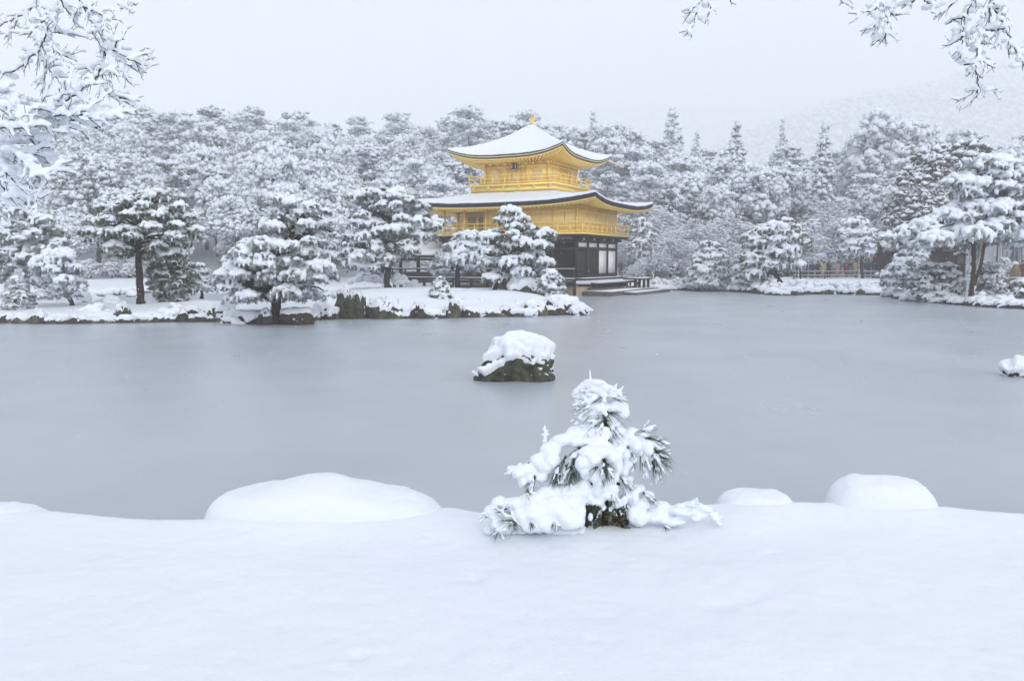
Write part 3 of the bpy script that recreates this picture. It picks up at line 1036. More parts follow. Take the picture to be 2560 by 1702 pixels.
pp('eave_board', mb, 'gold', roof2, True)
pp('eave', eave_under(surf, -0.36, 0.13, UH + .1, UH + .1, 10.34), 'gold', None, True)
pp('rafter', rafters(surf, -0.38, 0.17, UH + .1, UH + .1, 10.28, 30, 30), 'gold')
# gilt rain spout running out from the right-hand corner of the upper eave
mb = MB()
c = surf(1, np.array([1.0]), 0.0, -0.32, -0.1)[0]
mb.tube([c + np.array([-1.2, -1.2, .1]), c + np.array([-0.1, -0.1, 0.0]), c + np.array([1.15, 0.55, -0.62])], [.06, .07, .06], 6)
pp('rain_spout', mb, 'pale_gold', roof2)

# ---- gilt phoenix on the roof top
mb = MB()
mb.tube([(0, 0, 13.42), (0, 0, 13.62)], [.16, .10], 8)
bird = MB()
bird.tube([(0, 0, 13.58), (0.02, -.02, 13.80)], [.035, .035], 6)
bird.tube([(-.16, 0, 13.88), (-.05, 0, 13.86), (.08, 0, 13.90), (.2, 0, 14.02)], [.06, .15, .13, .04], 8)
bird.tube([(-.14, 0, 13.9), (-.22, 0, 14.06), (-.20, 0, 14.22), (-.28, 0, 14.26)], [.07, .05, .055, .015], 6)
for s in (-1, 1):
    bird.tube([(-.02, s * .1, 13.95), (.0, s * .34, 14.16), (.10, s * .46, 14.42)], [.08, .09, .02], 5)
for q in (-.08, 0, .08):
    bird.tube([(.16, q, 13.98), (.32, q * 1.6, 14.14), (.36, q * 2.2, 14.48)], [.06, .075, .02], 5)
fin = pp('finial', mb, 'pale_gold', roof2)
V, F = bird.arrays()
a = math.radians(15)
V = (V - np.array([0, 0, 13.58])) * .82 + np.array([0, 0, 13.56])
V[:, :2] = V[:, :2] @ np.array([[math.cos(a), math.sin(a)], [-math.sin(a), math.cos(a)]])
pp('phoenix', (V, F), 'gold', None, True)

# ---- dark veranda with rails round the ground floor
mb = MB()
mb.box(-HX - 4.0, HX + .55, -HY - 1.75, -HY - .02, 1.12, 1.28)
mb.box(-HX - 4.0, HX + .55, -HY - 1.70, -HY - 1.60, 0.86, 1.10)
mb.box(HX + .02, HX + .95, -HY - .4, HY + .3, 1.13, 1.275)
mb.box(HX + .95, HX + 1.55, -HY + .5, HY + 1.2, 0.80, 0.92)
mb.box(HX + 1.0, HX + 1.06, -HY + .6, HY + .2, .3, .8)
for x in np.linspace(-HX - 3.9, HX + .45, 12):
    mb.box(x - .09, x + .09, -HY - 1.55, -HY - 1.37, -0.4, 1.12)
for y in np.linspace(-HY, HY + 1.0, 6):
    mb.box(HX + 1.35, HX + 1.47, y + .55, y + .67, -.4, .80)
ver = pp('veranda', mb, 'dark_wood')
mb = MB()
xr0, xr1, yr = -HX - 3.9, HX + .45, -HY - 1.68
for zz in (1.95, 1.62):
    mb.box(xr0 - .1, xr1 + .15, yr - .05, yr + .05, zz - .05, zz + .05)
    mb.box(xr1 - .045, xr1 + .055, yr + .05, -HY - .15, zz - .052, zz + .048)
for x in np.linspace(xr0, xr1, 14):
    mb.box(x - .05, x + .05, yr - .048, yr + .048, 1.28, 1.95)
mb.box(xr0, xr1, yr - .01, yr + .01, 1.30, 1.6)
pp('veranda_railing', mb, 'dark_wood')
mb = MB()
mb.box(xr0 - .08, xr1 + .12, yr - .045, yr + .045, 2.002, 2.035)
mb.box(xr0, xr1 + .1, yr - .14, yr - .055, 1.281, 1.335)
mb.box(HX + .1, HX + .93, -HY - .35, HY + .25, 1.277, 1.32)
mb.box(HX + .97, HX + 1.53, -HY + .55, HY + 1.15, .922, .97)
pp('snow', mb, 'snow', ver)
# projecting benches right of the east side
mb = MB()
mb.box(HX + .97, HX + 2.9, HY - .9, HY + .5, 1.06, 1.16)
for x, y in ((2.0, -.75), (2.75, -.75), (2.0, .35), (2.75, .35)):
    mb.box(HX + x - .09, HX + x + .09, HY + y - .09, HY + y + .09, .2, 1.06)
st = pp('bench_step', mb, 'dark_wood')
mb = MB()
mb.box(HX + 1.0, HX + 2.87, HY - .87, HY + .47, 1.163, 1.24)
pp('snow', mb, 'snow', st)

# ---- small fishing porch on the left side
mb = MB()
fx0, fx1, fy0, fy1 = -10.6, -6.15, -4.7, -1.0
for x in (fx0 + .5, (fx0 + fx1) / 2, fx1 - .4):
    for y in (fy0 + .5, fy1 - .5):
        mb.box(x - .1, x + .1, y - .1, y + .1, -0.4, 3.05)
for y in (fy0 + .5, fy1 - .5):
    mb.box(fx0 + .3, fx1 - .2, y - .07, y + .07, 2.62, 2.78)
mb.box(fx0 + .3, fx1 - .2, fy0 + .3, fy1 - .3, 1.14, 1.26)
for zz in (1.65, 1.95):
    mb.box(fx0 + .35, fx1 - .3, fy0 + .35, fy0 + .43, zz - .04, zz + .04)
porch = pp('fishing_porch', mb, 'dark_wood')
ym = (fy0 + fy1) / 2
def gable(off, y0, y1, ze, zr, th):
    m_ = MB()
    G = []
    for y, z in ((y0, ze), ((y0 + ym) / 2, ze + (zr - ze) * .42), (ym, zr), ((y1 + ym) / 2, ze + (zr - ze) * .42), (y1, ze)):
        G.append((y, z))
    V = []
    for x in (fx0 - off, fx1 + off):
        for y, z in G:
            V.append((x, y, z))
        for y, z in G[::-1]:
            V.append((x, y, z - th))
    n = 2 * len(G)
    F4 = [[i, (i + 1) % n, n + (i + 1) % n, n + i] for i in range(n)]
    m_.add(V, [np.array(F4), np.array([list(range(n))[::-1]]), np.array([[n + i for i in range(n)]])])
    return m_
pp('roof', gable(.15, fy0 - .35, fy1 + .35, 3.02, 4.0, .14), 'black_shingle', porch)
pp('snow', gable(.12, fy0 - .30, fy1 + .30, 3.18, 4.16, .155), 'snow', porch)
# ------------------------------------------------------------------ garden pines (cloud pruned, each built from its own crown outline)
def pad_geometry(mbS, mbN, c, a, rg, thick=1.0, green=1.0, flat=0.75, snow=1.0, nl=0.22, k=1.0):
    """one foliage pad: lumpy snow on a dome, needle tufts under and round it"""
    n = int(rg.integers(24, 32))
    r = a * np.sqrt(rg.uniform(0, 1, n)) * 0.92
    th = rg.uniform(0, 2 * math.pi, n)
    keep = rg.uniform(0, 1, n) < snow
    dome = lambda rr: -0.52 * a * (rr / a) ** 2
    C = np.stack([c[0] + r * np.cos(th), c[1] + r * np.sin(th) * flat, c[2] + dome(r) + rg.uniform(-.07, .09, n) * a], 1)
    q = a * rg.uniform(.13, .29, n)
    R = np.stack([q * 1.1, q * 1.1, q * rg.uniform(.55, .85, n) * thick], 1)
    if keep.any():
        mbS.blobs(C[keep], R[keep], 2, 0.12, rg=rg)
    # drooping snow fingers along the rim
    m = int(rg.integers(20, 30))
    th = rg.uniform(0, 2 * math.pi, m)
    rr = a * rg.uniform(.60, 1.06, m)
    keep = rg.uniform(0, 1, m) < snow * 0.85
    C2 = np.stack([c[0] + rr * np.cos(th), c[1] + rr * np.sin(th) * flat, c[2] + dome(rr) + rg.uniform(-.24, .0, m) * a], 1)
    R2 = np.stack([a * rg.uniform(.06, .13, m), a * rg.uniform(.06, .13, m), a * rg.uniform(.13, .32, m)], 1)
    if keep.any():
        mbS.blobs(C2[keep], R2[keep], 2, 0.14, rg=rg)
    # needle tufts
    nt_ = int((16 + 46 * a) * green * k)
    r = a * np.sqrt(rg.uniform(0.05, 1, nt_)) * 1.05
    th = rg.uniform(0, 2 * math.pi, nt_)
    O = np.stack([c[0] + r * np.cos(th), c[1] + r * np.sin(th) * flat, c[2] + dome(r) - rg.uniform(.02, .34, nt_) * a], 1)
    out = np.stack([np.cos(th), np.sin(th), np.zeros(nt_)], 1)
    q = 15
    D = out[:, None] * 0.75 + rg.normal(0, .55, (nt_, q, 3)) + np.array([0, 0, -0.05])
    D /= np.linalg.norm(D, axis=2)[..., None]
    L = nl * rg.uniform(.6, 1.15, (nt_, q, 1))
    P = np.repeat(O[:, None], q, 1)
    side = np.cross(D, rg.normal(0, 1, (nt_, q, 3)))
    side /= np.linalg.norm(side, axis=2)[..., None] + 1e-9
    w = nl * 0.075
    A = (P - side * w).reshape(-1, 3)
    B = (P + side * w).reshape(-1, 3)
    T = (P + D * L).reshape(-1, 3)
    mbN.tris(A, B, T)

def limb(mbT, p, q, r0, r1, rg, n=6, sag=0.12):
    p, q = np.asarray(p), np.asarray(q)
    t = np.linspace(0, 1, n)[:, None]
    L = np.linalg.norm(q - p)
    mid = p + (q - p) * t + np.array([0, 0, 1]) * (np.sin(t * math.pi) * sag * L) + rg.normal(0, .03 * L, (n, 3)) * np.sin(t * math.pi)
    mbT.tube(mid, r0 + (r1 - r0) * t[:, 0], 6)

def pine(label, Y, base, trunk, rows, rad, pads=None, trunk_r=None, npads=60, snow=1.0, green=1.0, thick=1.0, seed=1, bark='pine_bark',
         needle='needles', voxel=None, depth=0.8, name='pine_tree', cat='pine tree', group='snow laden garden pines', extra_trunks=(), front_clear=None, zbase=None, spacing=0.95, under=0.35):
    rg = np.random.default_rng(seed)
    npads = int(npads * 1.22)
    spacing = spacing * .92
    s = Y / FPX
    b = at(*base, Y)
    zb = b[2] if zbase is None else zbase
    root = thing(name, label, cat, (b[0], b[1], zb), 0, group)
    mbS, mbN, mbT = MB(), MB(), MB()
    TP = np.array([at(px, py, Y) for px, py in trunk])
    TP[0] = (b[0], b[1], zb - 0.15)
    TP[1:, 1] += rg.uniform(-.12, .12, len(TP) - 1)
    if trunk_r is None: trunk_r = 0.16
    # smooth the trunk line
    tt = np.linspace(0, len(TP) - 1, 5 * len(TP))
    TS = np.stack([np.interp(tt, np.arange(len(TP)), TP[:, k]) for k in range(3)], 1)
    for _ in range(3):
        TS[1:-1] = (TS[:-2] + 2 * TS[1:-1] + TS[2:]) / 4
    TR = trunk_r * np.linspace(1.0, 0.32, len(TS))
    TR[:3] *= np.array([1.45, 1.22, 1.06])
    mbT.tube(TS + rg.normal(0, .012, TS.shape), TR, 10)
    for ex, er in extra_trunks:
        EP = np.array([at(px, py, Y + dy) for px, py, dy in ex])
        t2 = np.linspace(0, len(EP) - 1, 4 * len(EP))
        ES = np.stack([np.interp(t2, np.arange(len(EP)), EP[:, k]) for k in range(3)], 1)
        for _ in range(2):
            ES[1:-1] = (ES[:-2] + 2 * ES[1:-1] + ES[2:]) / 4
        mbT.tube(ES, er * np.linspace(1, .45, len(ES)), 9)
        TS = np.vstack([TS, ES])
    # pads: on and inside the crown outline
    ry = np.array([r[0] for r in rows], float)
    rl = np.array([r[1] for r in rows], float)
    rr_ = np.array([r[2] for r in rows], float)
    P = []
    if pads:
        for px, py, a_px, dy in pads:
            if dy is None:
                l, r = np.interp(py, ry, rl), np.interp(py, ry, rr_)
                hw = max((r - l) / 2, 1)
                q_ = np.clip((px - (l + r) / 2) / hw, -1, 1)
                dy = -hw * s * depth * .72 * math.sqrt(1 - q_ * q_)
            P.append((at(px, py, Y + dy), a_px * s))
    wmax = max((rr_ - rl).max() / 2 * s, 0.3)
    tries = 0
    areas = (rr_ - rl)
    while len(P) < npads and tries < 6000:
        tries += 1
        py = rg.uniform(ry[0], ry[-1])
        l, r = np.interp(py, ry, rl), np.interp(py, ry, rr_)
        if rg.uniform() > ((r - l) / areas.max()) ** 0.7: continue
        a_px = rad * rg.uniform(.62, 1.2)
        a_px = min(a_px, (r - l) / 2 * .8)
        hw = max((r - l) / 2 - a_px * .92, 0.1)
        cx = (l + r) / 2
        ang = rg.uniform(0, 2 * math.pi)
        rho = rg.uniform(.25, 1.0) ** 0.5
        px = cx + hw * rho * math.cos(ang)
        dy = hw * s * depth * rho * math.sin(ang)
        pyc = py + a_px * .28
        if front_clear and dy < 0.3 and any(x0 - a_px < px < x1 + a_px and y0 < pyc < y1 for x0, x1, y0, y1 in front_clear): continue
        c = at(px, pyc, Y + dy)
        ok = True
        for c2, a2 in P:
            d = (c - c2) / ((a_px * s + a2) * 0.5 * spacing * np.array([1.25, 1.25, 0.62]))
            if d @ d < 1: ok = False; break
        if ok: P.append((c, a_px * s))
    for c, a in P:
        g = green * (1.0 if rg.uniform() > .25 else 1.9)
        pad_geometry(mbS, mbN, c, a, rg, thick, g, 0.8, snow if rg.uniform() > under * 0.3 else snow * .4, nl=min(.24, max(.15, a * .42)))
        i = np.argmin(np.linalg.norm(TS - (c - np.array([0, 0, .35 * a])), axis=1) + np.maximum(TS[:, 2] - c[2], 0) * 2)
        limb(mbT, TS[i], c - np.array([0, 0, .15 * a]), trunk_r * .34, trunk_r * .10, rg)
    part('trunk', mbT, M[bark], root, True)
    part('foliage', mbN, M[needle], root)
    snow_part(mbS, voxel or max(0.030, s * 1.7), root, 1, 0.03, 9.0, seed=seed)
    return root

# left islands
pine('tall red trunked pine with thin grey frosted branches at the left edge', 46, (66, 738), [(66, 738), (64, 690), (65, 620), (66, 560), (60, 505)],
     [(500, 20, 105), (540, -25, 160), (580, -40, 172), (620, -40, 178), (660, -40, 130), (700, -30, 70)], 32, trunk_r=.20, npads=46, snow=.78, green=1.5, thick=.8, seed=3, bark='red_bark', needle='frosted_needles', spacing=1.1)
pine('small crooked pine with thick rounded snow pads leaning over the left shore', 37.2, (182, 765), [(182, 765), (174, 748), (153, 730), (147, 705), (150, 680), (143, 650)],
     [(603, 112, 190), (640, 75, 202), (672, 70, 207), (700, 95, 209), (728, 135, 207)], 30, trunk_r=.11, npads=26, thick=1.35, green=.9, seed=4, needle='frosted_needles',
     pads=[(150, 625, 42, -.3), (110, 645, 36, -.5), (128, 665, 20, -.9), (190, 660, 20, -.4), (163, 690, 26, -.9), (192, 710, 20, -.6), (97, 690, 20, 0), (105, 730, 22, -.2)])
pine('bushy young pine under a shawl of snow at the far left shore', 36.5, (60, 778), [(60, 778), (57, 755), (54, 715)],
     [(682, 22, 55), (705, 14, 74), (735, 4, 88), (765, 2, 66)], 17, trunk_r=.08, npads=34, thick=1.0, green=.8, seed=5, needle='frosted_needles', spacing=.85)
pine('large straight dark trunked pine with layered crown, tallest on the left of the island', 38.5, (350, 758), [(350, 758), (350, 720), (347, 660), (346, 600), (347, 550), (362, 500), (377, 475)],
     [(462, 345, 418), (482, 300, 436), (505, 246, 470), (530, 222, 486), (555, 206, 503), (580, 204, 500), (605, 232, 480), (628, 255, 466)], 30, trunk_r=.19, npads=50, thick=1.05, green=1.35, seed=6,
     front_clear=[(330, 365, 575, 800)], needle='green_needles',
     pads=[(387, 476, 35, None), (323, 493, 21, None), (269, 506, 27, None), (325, 524, 26, None), (449, 507, 23, None), (241, 543, 22, None), (233, 567, 27, None), (376, 556, 28, None), (331, 579, 23, None), (438, 553, 22, None), (490, 565, 22, None), (435, 580, 26, None), (393, 605, 24, None), (471, 535, 15, None), (404, 528, 28, None), (208, 577, 10, None), (359, 504, 23, None)])
pine('dark green bushy yew-like pine with little snow behind the straight trunk', 42.0, (430, 748), [(430, 748), (428, 710), (425, 660), (420, 610)],
     [(595, 380, 445), (640, 368, 482), (680, 366, 486), (715, 380, 478), (742, 395, 465)], 24, trunk_r=.10, npads=58, snow=.6, green=2.2, thick=.8, seed=7, needle='needles', spacing=.85)
pine('little pine with flat white caps between the dark bush and the broad pine', 43.5, (505, 738), [(505, 738), (504, 715), (500, 670)],
     [(652, 472, 518), (678, 460, 530), (700, 470, 534), (716, 482, 530)], 18, trunk_r=.08, npads=22, thick=1.1, green=.9, seed=8)
pine('broad spreading pine with black trunk at the waterline, its boughs almost touching the pond', 33.6, (688, 812), [(688, 812), (687, 780), (693, 745), (700, 690), (722, 620), (730, 560), (727, 515)],
     [(473, 665, 702), (490, 662, 800), (520, 655, 832), (550, 632, 846), (580, 600, 853), (610, 556, 852), (645, 533, 848), (680, 526, 850), (710, 530, 845), (730, 548, 838)], 34, trunk_r=.24, npads=78, thick=1.15, green=1.15, seed=9,
     needle='frosted_needles', front_clear=[(655, 722, 700, 820)],
     pads=[(691, 486, 21, None), (733, 499, 23, None), (775, 504, 23, None), (806, 522, 21, None), (685, 555, 28, None), (767, 549, 25, None), (817, 549, 19, None), (837, 583, 15, None), (657, 594, 32, None), (730, 605, 27, None), (772, 594, 23, None), (607, 616, 34, None), (609, 644, 26, None), (663, 650, 30, None), (730, 642, 27, None), (797, 653, 39, None), (551, 678, 21, None), (598, 675, 27, None), (666, 675, 27, None), (736, 673, 34, None), (789, 684, 27, None), (553, 712, 21, None), (713, 715, 36, None), (817, 729, 18, None)])
pine('leaning full crowned pine standing just left of the golden pavilion', 54.5, (967, 716), [(967, 716), (964, 697), (972, 668), (976, 640), (970, 585), (976, 520), (980, 480)],
     [(460, 882, 1030), (485, 862, 1064), (510, 866, 1085), (538, 860, 1106), (565, 852, 1110), (592, 842, 1094), (622, 828, 1075), (645, 828, 1010), (662, 835, 990)], 27, trunk_r=.27, npads=84, thick=1.1, green=1.2, seed=10,
     front_clear=[(950, 985, 660, 730)], pads=[(893, 478, 26, None), (929, 472, 23, None), (977, 478, 28, None), (1025, 492, 23, None), (1050, 508, 18, None), (907, 528, 22, None), (960, 503, 23, None), (898, 548, 28, None), (1005, 536, 23, None), (1005, 559, 26, None), (1047, 543, 28, None), (1084, 557, 23, None), (873, 581, 21, None), (912, 581, 26, None), (876, 600, 21, None), (907, 628, 31, None), (966, 636, 23, None), (845, 626, 18, None), (938, 600, 21, None)])
pine('slim trunked pine before the veranda, left of the front pine', 56.0, (1143, 722), [(1143, 722), (1143, 690), (1144, 650), (1140, 622), (1150, 598)],
     [(568, 1128, 1212), (598, 1105, 1217), (625, 1082, 1224), (652, 1070, 1222), (672, 1075, 1140)], 24, trunk_r=.24, npads=48, thick=1.0, green=1.1, seed=11, needle='frosted_needles',
     front_clear=[(1130, 1160, 636, 730)], pads=[(1180, 578, 28, -.3), (1135, 605, 30, -.4), (1160, 625, 46, -1.2), (1110, 625, 24, -.3), (1095, 650, 26, 0), (1200, 600, 22, 0)])
pine('thickly snowed pine with a bent trunk in front of the middle of the golden pavilion', 48.5, (1228, 733), [(1228, 733), (1240, 712), (1252, 692), (1265, 660), (1284, 620), (1290, 560), (1280, 520)],
     [(505, 1242, 1308), (532, 1232, 1326), (560, 1226, 1342), (575, 1200, 1386), (602, 1194, 1392), (630, 1200, 1390), (655, 1204, 1388), (676, 1205, 1345), (690, 1207, 1258)], 25, trunk_r=.18, npads=34, thick=1.3, green=1.0, seed=12,
     needle='green_needles', front_clear=[(1232, 1262, 695, 740)],
     pads=[(1274, 517, 28, None), (1300, 537, 23, None), (1252, 541, 18, None), (1322, 560, 21, None), (1365, 574, 27, None), (1220, 579, 28, None), (1281, 582, 32, None), (1255, 608, 23, None), (1309, 598, 26, None), (1346, 601, 26, None), (1276, 643, 31, None), (1360, 643, 25, None), (1314, 636, 19, None), (1223, 617, 23, None), (1231, 683, 27, None), (1212, 646, 21, None), (1287, 557, 23, None)])
pine('round snowy bush pine at the right tip of the island before the pavilion deck', 46.0, (1382, 741), [(1382, 741), (1381, 720), (1380, 690)],
     [(666, 1352, 1400), (690, 1342, 1412), (715, 1340, 1419), (736, 1350, 1412)], 17, trunk_r=.07, npads=46, thick=1.15, green=1.1, seed=13, spacing=.8)
pine('small cone shaped snowy pine on the open snow of the island', 41.0, (1102, 766), [(1102, 766), (1101, 735), (1098, 695)],
     [(684, 1088, 1114), (706, 1076, 1126), (734, 1062, 1130), (756, 1058, 1130)], 17, trunk_r=.06, npads=36, thick=1.0, green=1.0, seed=14, spacing=.8)
# right bank
pine('layered low pine with snow shelves, leftmost on the far right bank', 72.0, (1772, 704), [(1772, 704), (1771, 660), (1770, 610)],
     [(596, 1748, 1800), (622, 1733, 1826), (648, 1720, 1832), (675, 1710, 1830), (698, 1708, 1822)], 22, trunk_r=.16, npads=58, thick=1.0, green=1.1, seed=15, needle='frosted_needles')
pine('leaning pine with a bent bare trunk over the right bank, left of the visitors', 68.5, (1957, 713), [(1957, 713), (1940, 690), (1928, 665), (1924, 640), (1920, 600)],
     [(543, 1902, 1980), (565, 1858, 1992), (592, 1848, 2000), (620, 1838, 2010), (645, 1834, 2006), (668, 1834, 1990), (690, 1842, 1900)], 25, trunk_r=.24, npads=84, thick=1.1, green=1.0, seed=16,
     front_clear=[(1918, 1965, 660, 720)], pads=[(1935, 555, 34, -.4), (1880, 580, 26, -.3), (1980, 585, 26, -.2), (1950, 615, 34, -1), (1895, 625, 30, -1), (1985, 650, 28, -.5), (1860, 660, 26, -.3), (1940, 650, 30, -1)])
pine('dark undersided pine peeping out behind the leaning pine', 77.0, (2000, 702), [(2000, 702), (1998, 650), (1985, 580)],
     [(537, 1948, 1998), (565, 1962, 2008), (590, 1978, 2034), (612, 1990, 2034)], 24, trunk_r=.15, npads=30, thick=1.0, green=1.7, seed=17, needle='green_needles')
pine('upright grey trunked pine in front of the wooden rail and the visitors', 76.0, (2153, 700), [(2153, 700), (2151, 660), (2149, 600), (2146, 560)],
     [(537, 2102, 2182), (562, 2090, 2192), (592, 2080, 2194), (616, 2086, 2196), (632, 2096, 2150)], 24, trunk_r=.24, npads=56, thick=1.0, green=1.1, seed=18, needle='frosted_needles', front_clear=[(2140, 2164, 622, 705)])
pine('great twin stemmed red pine on the right shore with long boughs sweeping left', 50.0, (2420, 762), [(2420, 762), (2427, 710), (2434, 650), (2431, 580), (2428, 520), (2440, 440)],
     [(376, 2440, 2548), (410, 2405, 2590), (445, 2368, 2620), (480, 2382, 2640), (512, 2340, 2650), (545, 2270, 2640), (575, 2210, 2620)], 34, trunk_r=.26, npads=84, thick=1.2, green=.95, seed=19, bark='red_bark', needle='frosted_needles',
     front_clear=[(2412, 2475, 582, 770), (2322, 2415, 588, 630)], depth=.7,
     extra_trunks=[([(2426, 720, 0), (2448, 670, 0), (2458, 610, .1), (2463, 560, .1), (2474, 490, .2), (2498, 415, .2)], .19), ([(2463, 566, .1), (2490, 556, 0), (2515, 545, -.2), (2540, 528, -.2)], .10)],
     pads=[(2425, 398, 34, -.4), (2470, 388, 36, -.2), (2390, 440, 32, -.5), (2420, 440, 36, -.7), (2366, 458, 24, -.3), (2450, 500, 42, -.9), (2480, 520, 34, -1.0), (2370, 520, 34, -.6), (2345, 535, 30, -.6), (2310, 545, 32, -.6), (2270, 565, 34, -.5), (2230, 580, 32, -.3), (2395, 560, 40, -1.0), (2330, 560, 34, -.9), (2440, 550, 38, -1.1), (2300, 600, 34, -.8), (2250, 600, 32, -.3), (2560, 560, 30, -.4), (2545, 600, 30, .2)])
pine('low wide pine with stacked snow shelves under the sweeping boughs', 58.0, (2270, 735), [(2270, 735), (2268, 690), (2262, 650)],
     [(618, 2240, 2330), (645, 2212, 2340), (668, 2190, 2335), (692, 2195, 2320)], 24, trunk_r=.13, npads=52, thick=1.1, green=1.2, seed=20, needle='frosted_needles', spacing=.85)
pine('domed shrub pine left of the twin red stems at the shore', 52.5, (2350, 752), [(2350, 752), (2348, 720), (2345, 680)],
     [(652, 2300, 2400), (678, 2268, 2418), (708, 2264, 2420), (738, 2280, 2412)], 20, trunk_r=.09, npads=84, thick=.95, green=1.2, seed=21, spacing=.8)
pine('dark broad leaved shrub with small white leaf clumps right of the twin red stems', 51.5, (2485, 752), [(2485, 752), (2484, 720), (2484, 680)],
     [(652, 2468, 2502), (680, 2448, 2526), (712, 2438, 2532), (738, 2445, 2520)], 13, trunk_r=.08, npads=110, thick=.8, green=1.2, seed=22, spacing=.8, needle='frosted_needles', name='shrub', cat='shrub')
pine('green and white shrub cut by the right edge at the waterline', 48.0, (2560, 768), [(2560, 768), (2560, 740), (2562, 700)],
     [(690, 2530, 2610), (715, 2518, 2620), (748, 2512, 2625), (768, 2516, 2620)], 18, trunk_r=.08, npads=60, thick=1.1, green=1.4, seed=23, needle='green_needles', spacing=.85, name='shrub', cat='shrub')
pine('slender frosted pine standing right of the pavilion behind the bank', 86.0, (1606, 676), [(1606, 676), (1605, 640), (1606, 590)],
     [(540, 1588, 1625), (570, 1578, 1636), (600, 1572, 1646), (628, 1566, 1640)], 18, trunk_r=.15, npads=50, thick=.9, green=1.4, seed=24, needle='frosted_needles')
pine('small clipped pine ball by the path right of the pavilion', 83.0, (1608, 694), [(1608, 694), (1608, 675), (1608, 650)],
     [(642, 1592, 1622), (660, 1586, 1632), (682, 1588, 1630)], 14, trunk_r=.08, npads=26, thick=1.1, green=1.0, seed=25)

# low shrubs and twiggy clumps poking from the island and bank snow
def shrub(label, px, py, wpx, hpx, Y, seed, group='low snowed shrubs on the shore', needle='frosted_needles', twigs=26):
    rg = np.random.default_rng(seed)
    s = Y / FPX
    b = at(px, py, Y)
    root = thing('low_shrub', label, 'shrub', tuple(b), 0, group)
    w, h = wpx * s / 2, hpx * s
    mbS, mbN = MB(), MB()
    n = int(26 + wpx * .25)
    th = rg.uniform(0, 2 * math.pi, n)
    r = np.sqrt(rg.uniform(0, 1, n))
    C = np.stack([b[0] + w * r * np.cos(th), b[1] + w * .6 * r * np.sin(th), b[2] + h * (1 - .75 * r ** 2) * rg.uniform(.35, .95, n)], 1)
    q = rg.uniform(.09, .22, n) * min(1.0, h * 1.5 + .3)
    mbS.blobs(C, np.stack([q * 1.2, q * 1.2, q * .85], 1), 2, .12, rg=rg)
    nt_ = 10 * twigs
    i = rg.integers(0, n, nt_)
    O = C[i] + rg.normal(0, .05, (nt_, 3))
    D = rg.normal(0, 1, (nt_, 3)) + np.array([0, 0, .5])
    D /= np.linalg.norm(D, axis=1)[:, None]
    sd = np.cross(D, rg.normal(0, 1, (nt_, 3)))
    sd /= np.linalg.norm(sd, axis=1)[:, None]
    mbN.tris(O - sd * .013, O + sd * .013, O + D * rg.uniform(.12, .30, (nt_, 1)))
    part('foliage', mbN, M[needle], root)
    snow_part(mbS, max(.03, s * 2.0), root, 3, .025, 7, seed=seed)
shrub('patch of snow buried shrubs between the crooked pine and the mossy boulder', 235, 796, 110, 34, 35.8, 1)
shrub('lacy frosted bush on the island rim below the dark green bush', 434, 797, 58, 42, 35.6, 2, twigs=60)
shrub('round snowy bush right behind the trunk of the leaning full pine', 1000, 712, 40, 34, 55.6, 3)
shrub('white snow buried bush left of the leaning full pine on the island', 915, 708, 80, 30, 57.5, 4, twigs=8)
shrub('sprig of frosted bush beside the cone shaped pine', 1138, 768, 40, 24, 40.6, 5, twigs=20)
shrub('twiggy snow clump at the shoreline gap in the middle of the island front', 1292, 786, 60, 26, 39.6, 6, twigs=50)
shrub('small bushy tuft at the foot of the fishing porch', 1035, 719, 30, 20, 57.0, 7)
shrub('pointed snow cone of a buried shrub on the narrow left island', 282, 766, 34, 32, 38.5, 8, twigs=2)
for k, (px, py, w, h, Y) in enumerate([(1650, 719, 70, 22, 76), (1700, 722, 60, 24, 75), (1745, 721, 70, 20, 74.5), (1815, 722, 60, 22, 73.5), (1860, 724, 56, 26, 71.5), (1900, 729, 60, 28, 68.5), (1935, 735, 66, 34, 66), (2005, 733, 60, 30, 66.5),
                                        (2050, 731, 60, 24, 67), (2110, 731, 70, 26, 67), (2180, 733, 80, 30, 65.5), (2235, 740, 60, 30, 61), (2300, 752, 90, 26, 54), (2370, 757, 70, 26, 52), (2510, 768, 60, 30, 47.2), (1675, 722, 60, 22, 75), (1722, 722, 50, 20, 75), (1780, 722, 60, 24, 74.5), (1838, 725, 50, 22, 73), (1975, 737, 60, 26, 66.2), (2030, 734, 50, 24, 66.5), (2082, 733, 60, 22, 67), (2145, 733, 60, 24, 66.8), (2206, 737, 50, 24, 64.5), (2335, 756, 60, 26, 53), (2455, 765, 50, 26, 48.6)]):
    shrub('low shrub weighed down by snow along the far right bank', px, py + 3, w * 1.2, h * 1.4, Y - .8, 40 + k, group='snowed shrubs lining the far right bank', twigs=34)

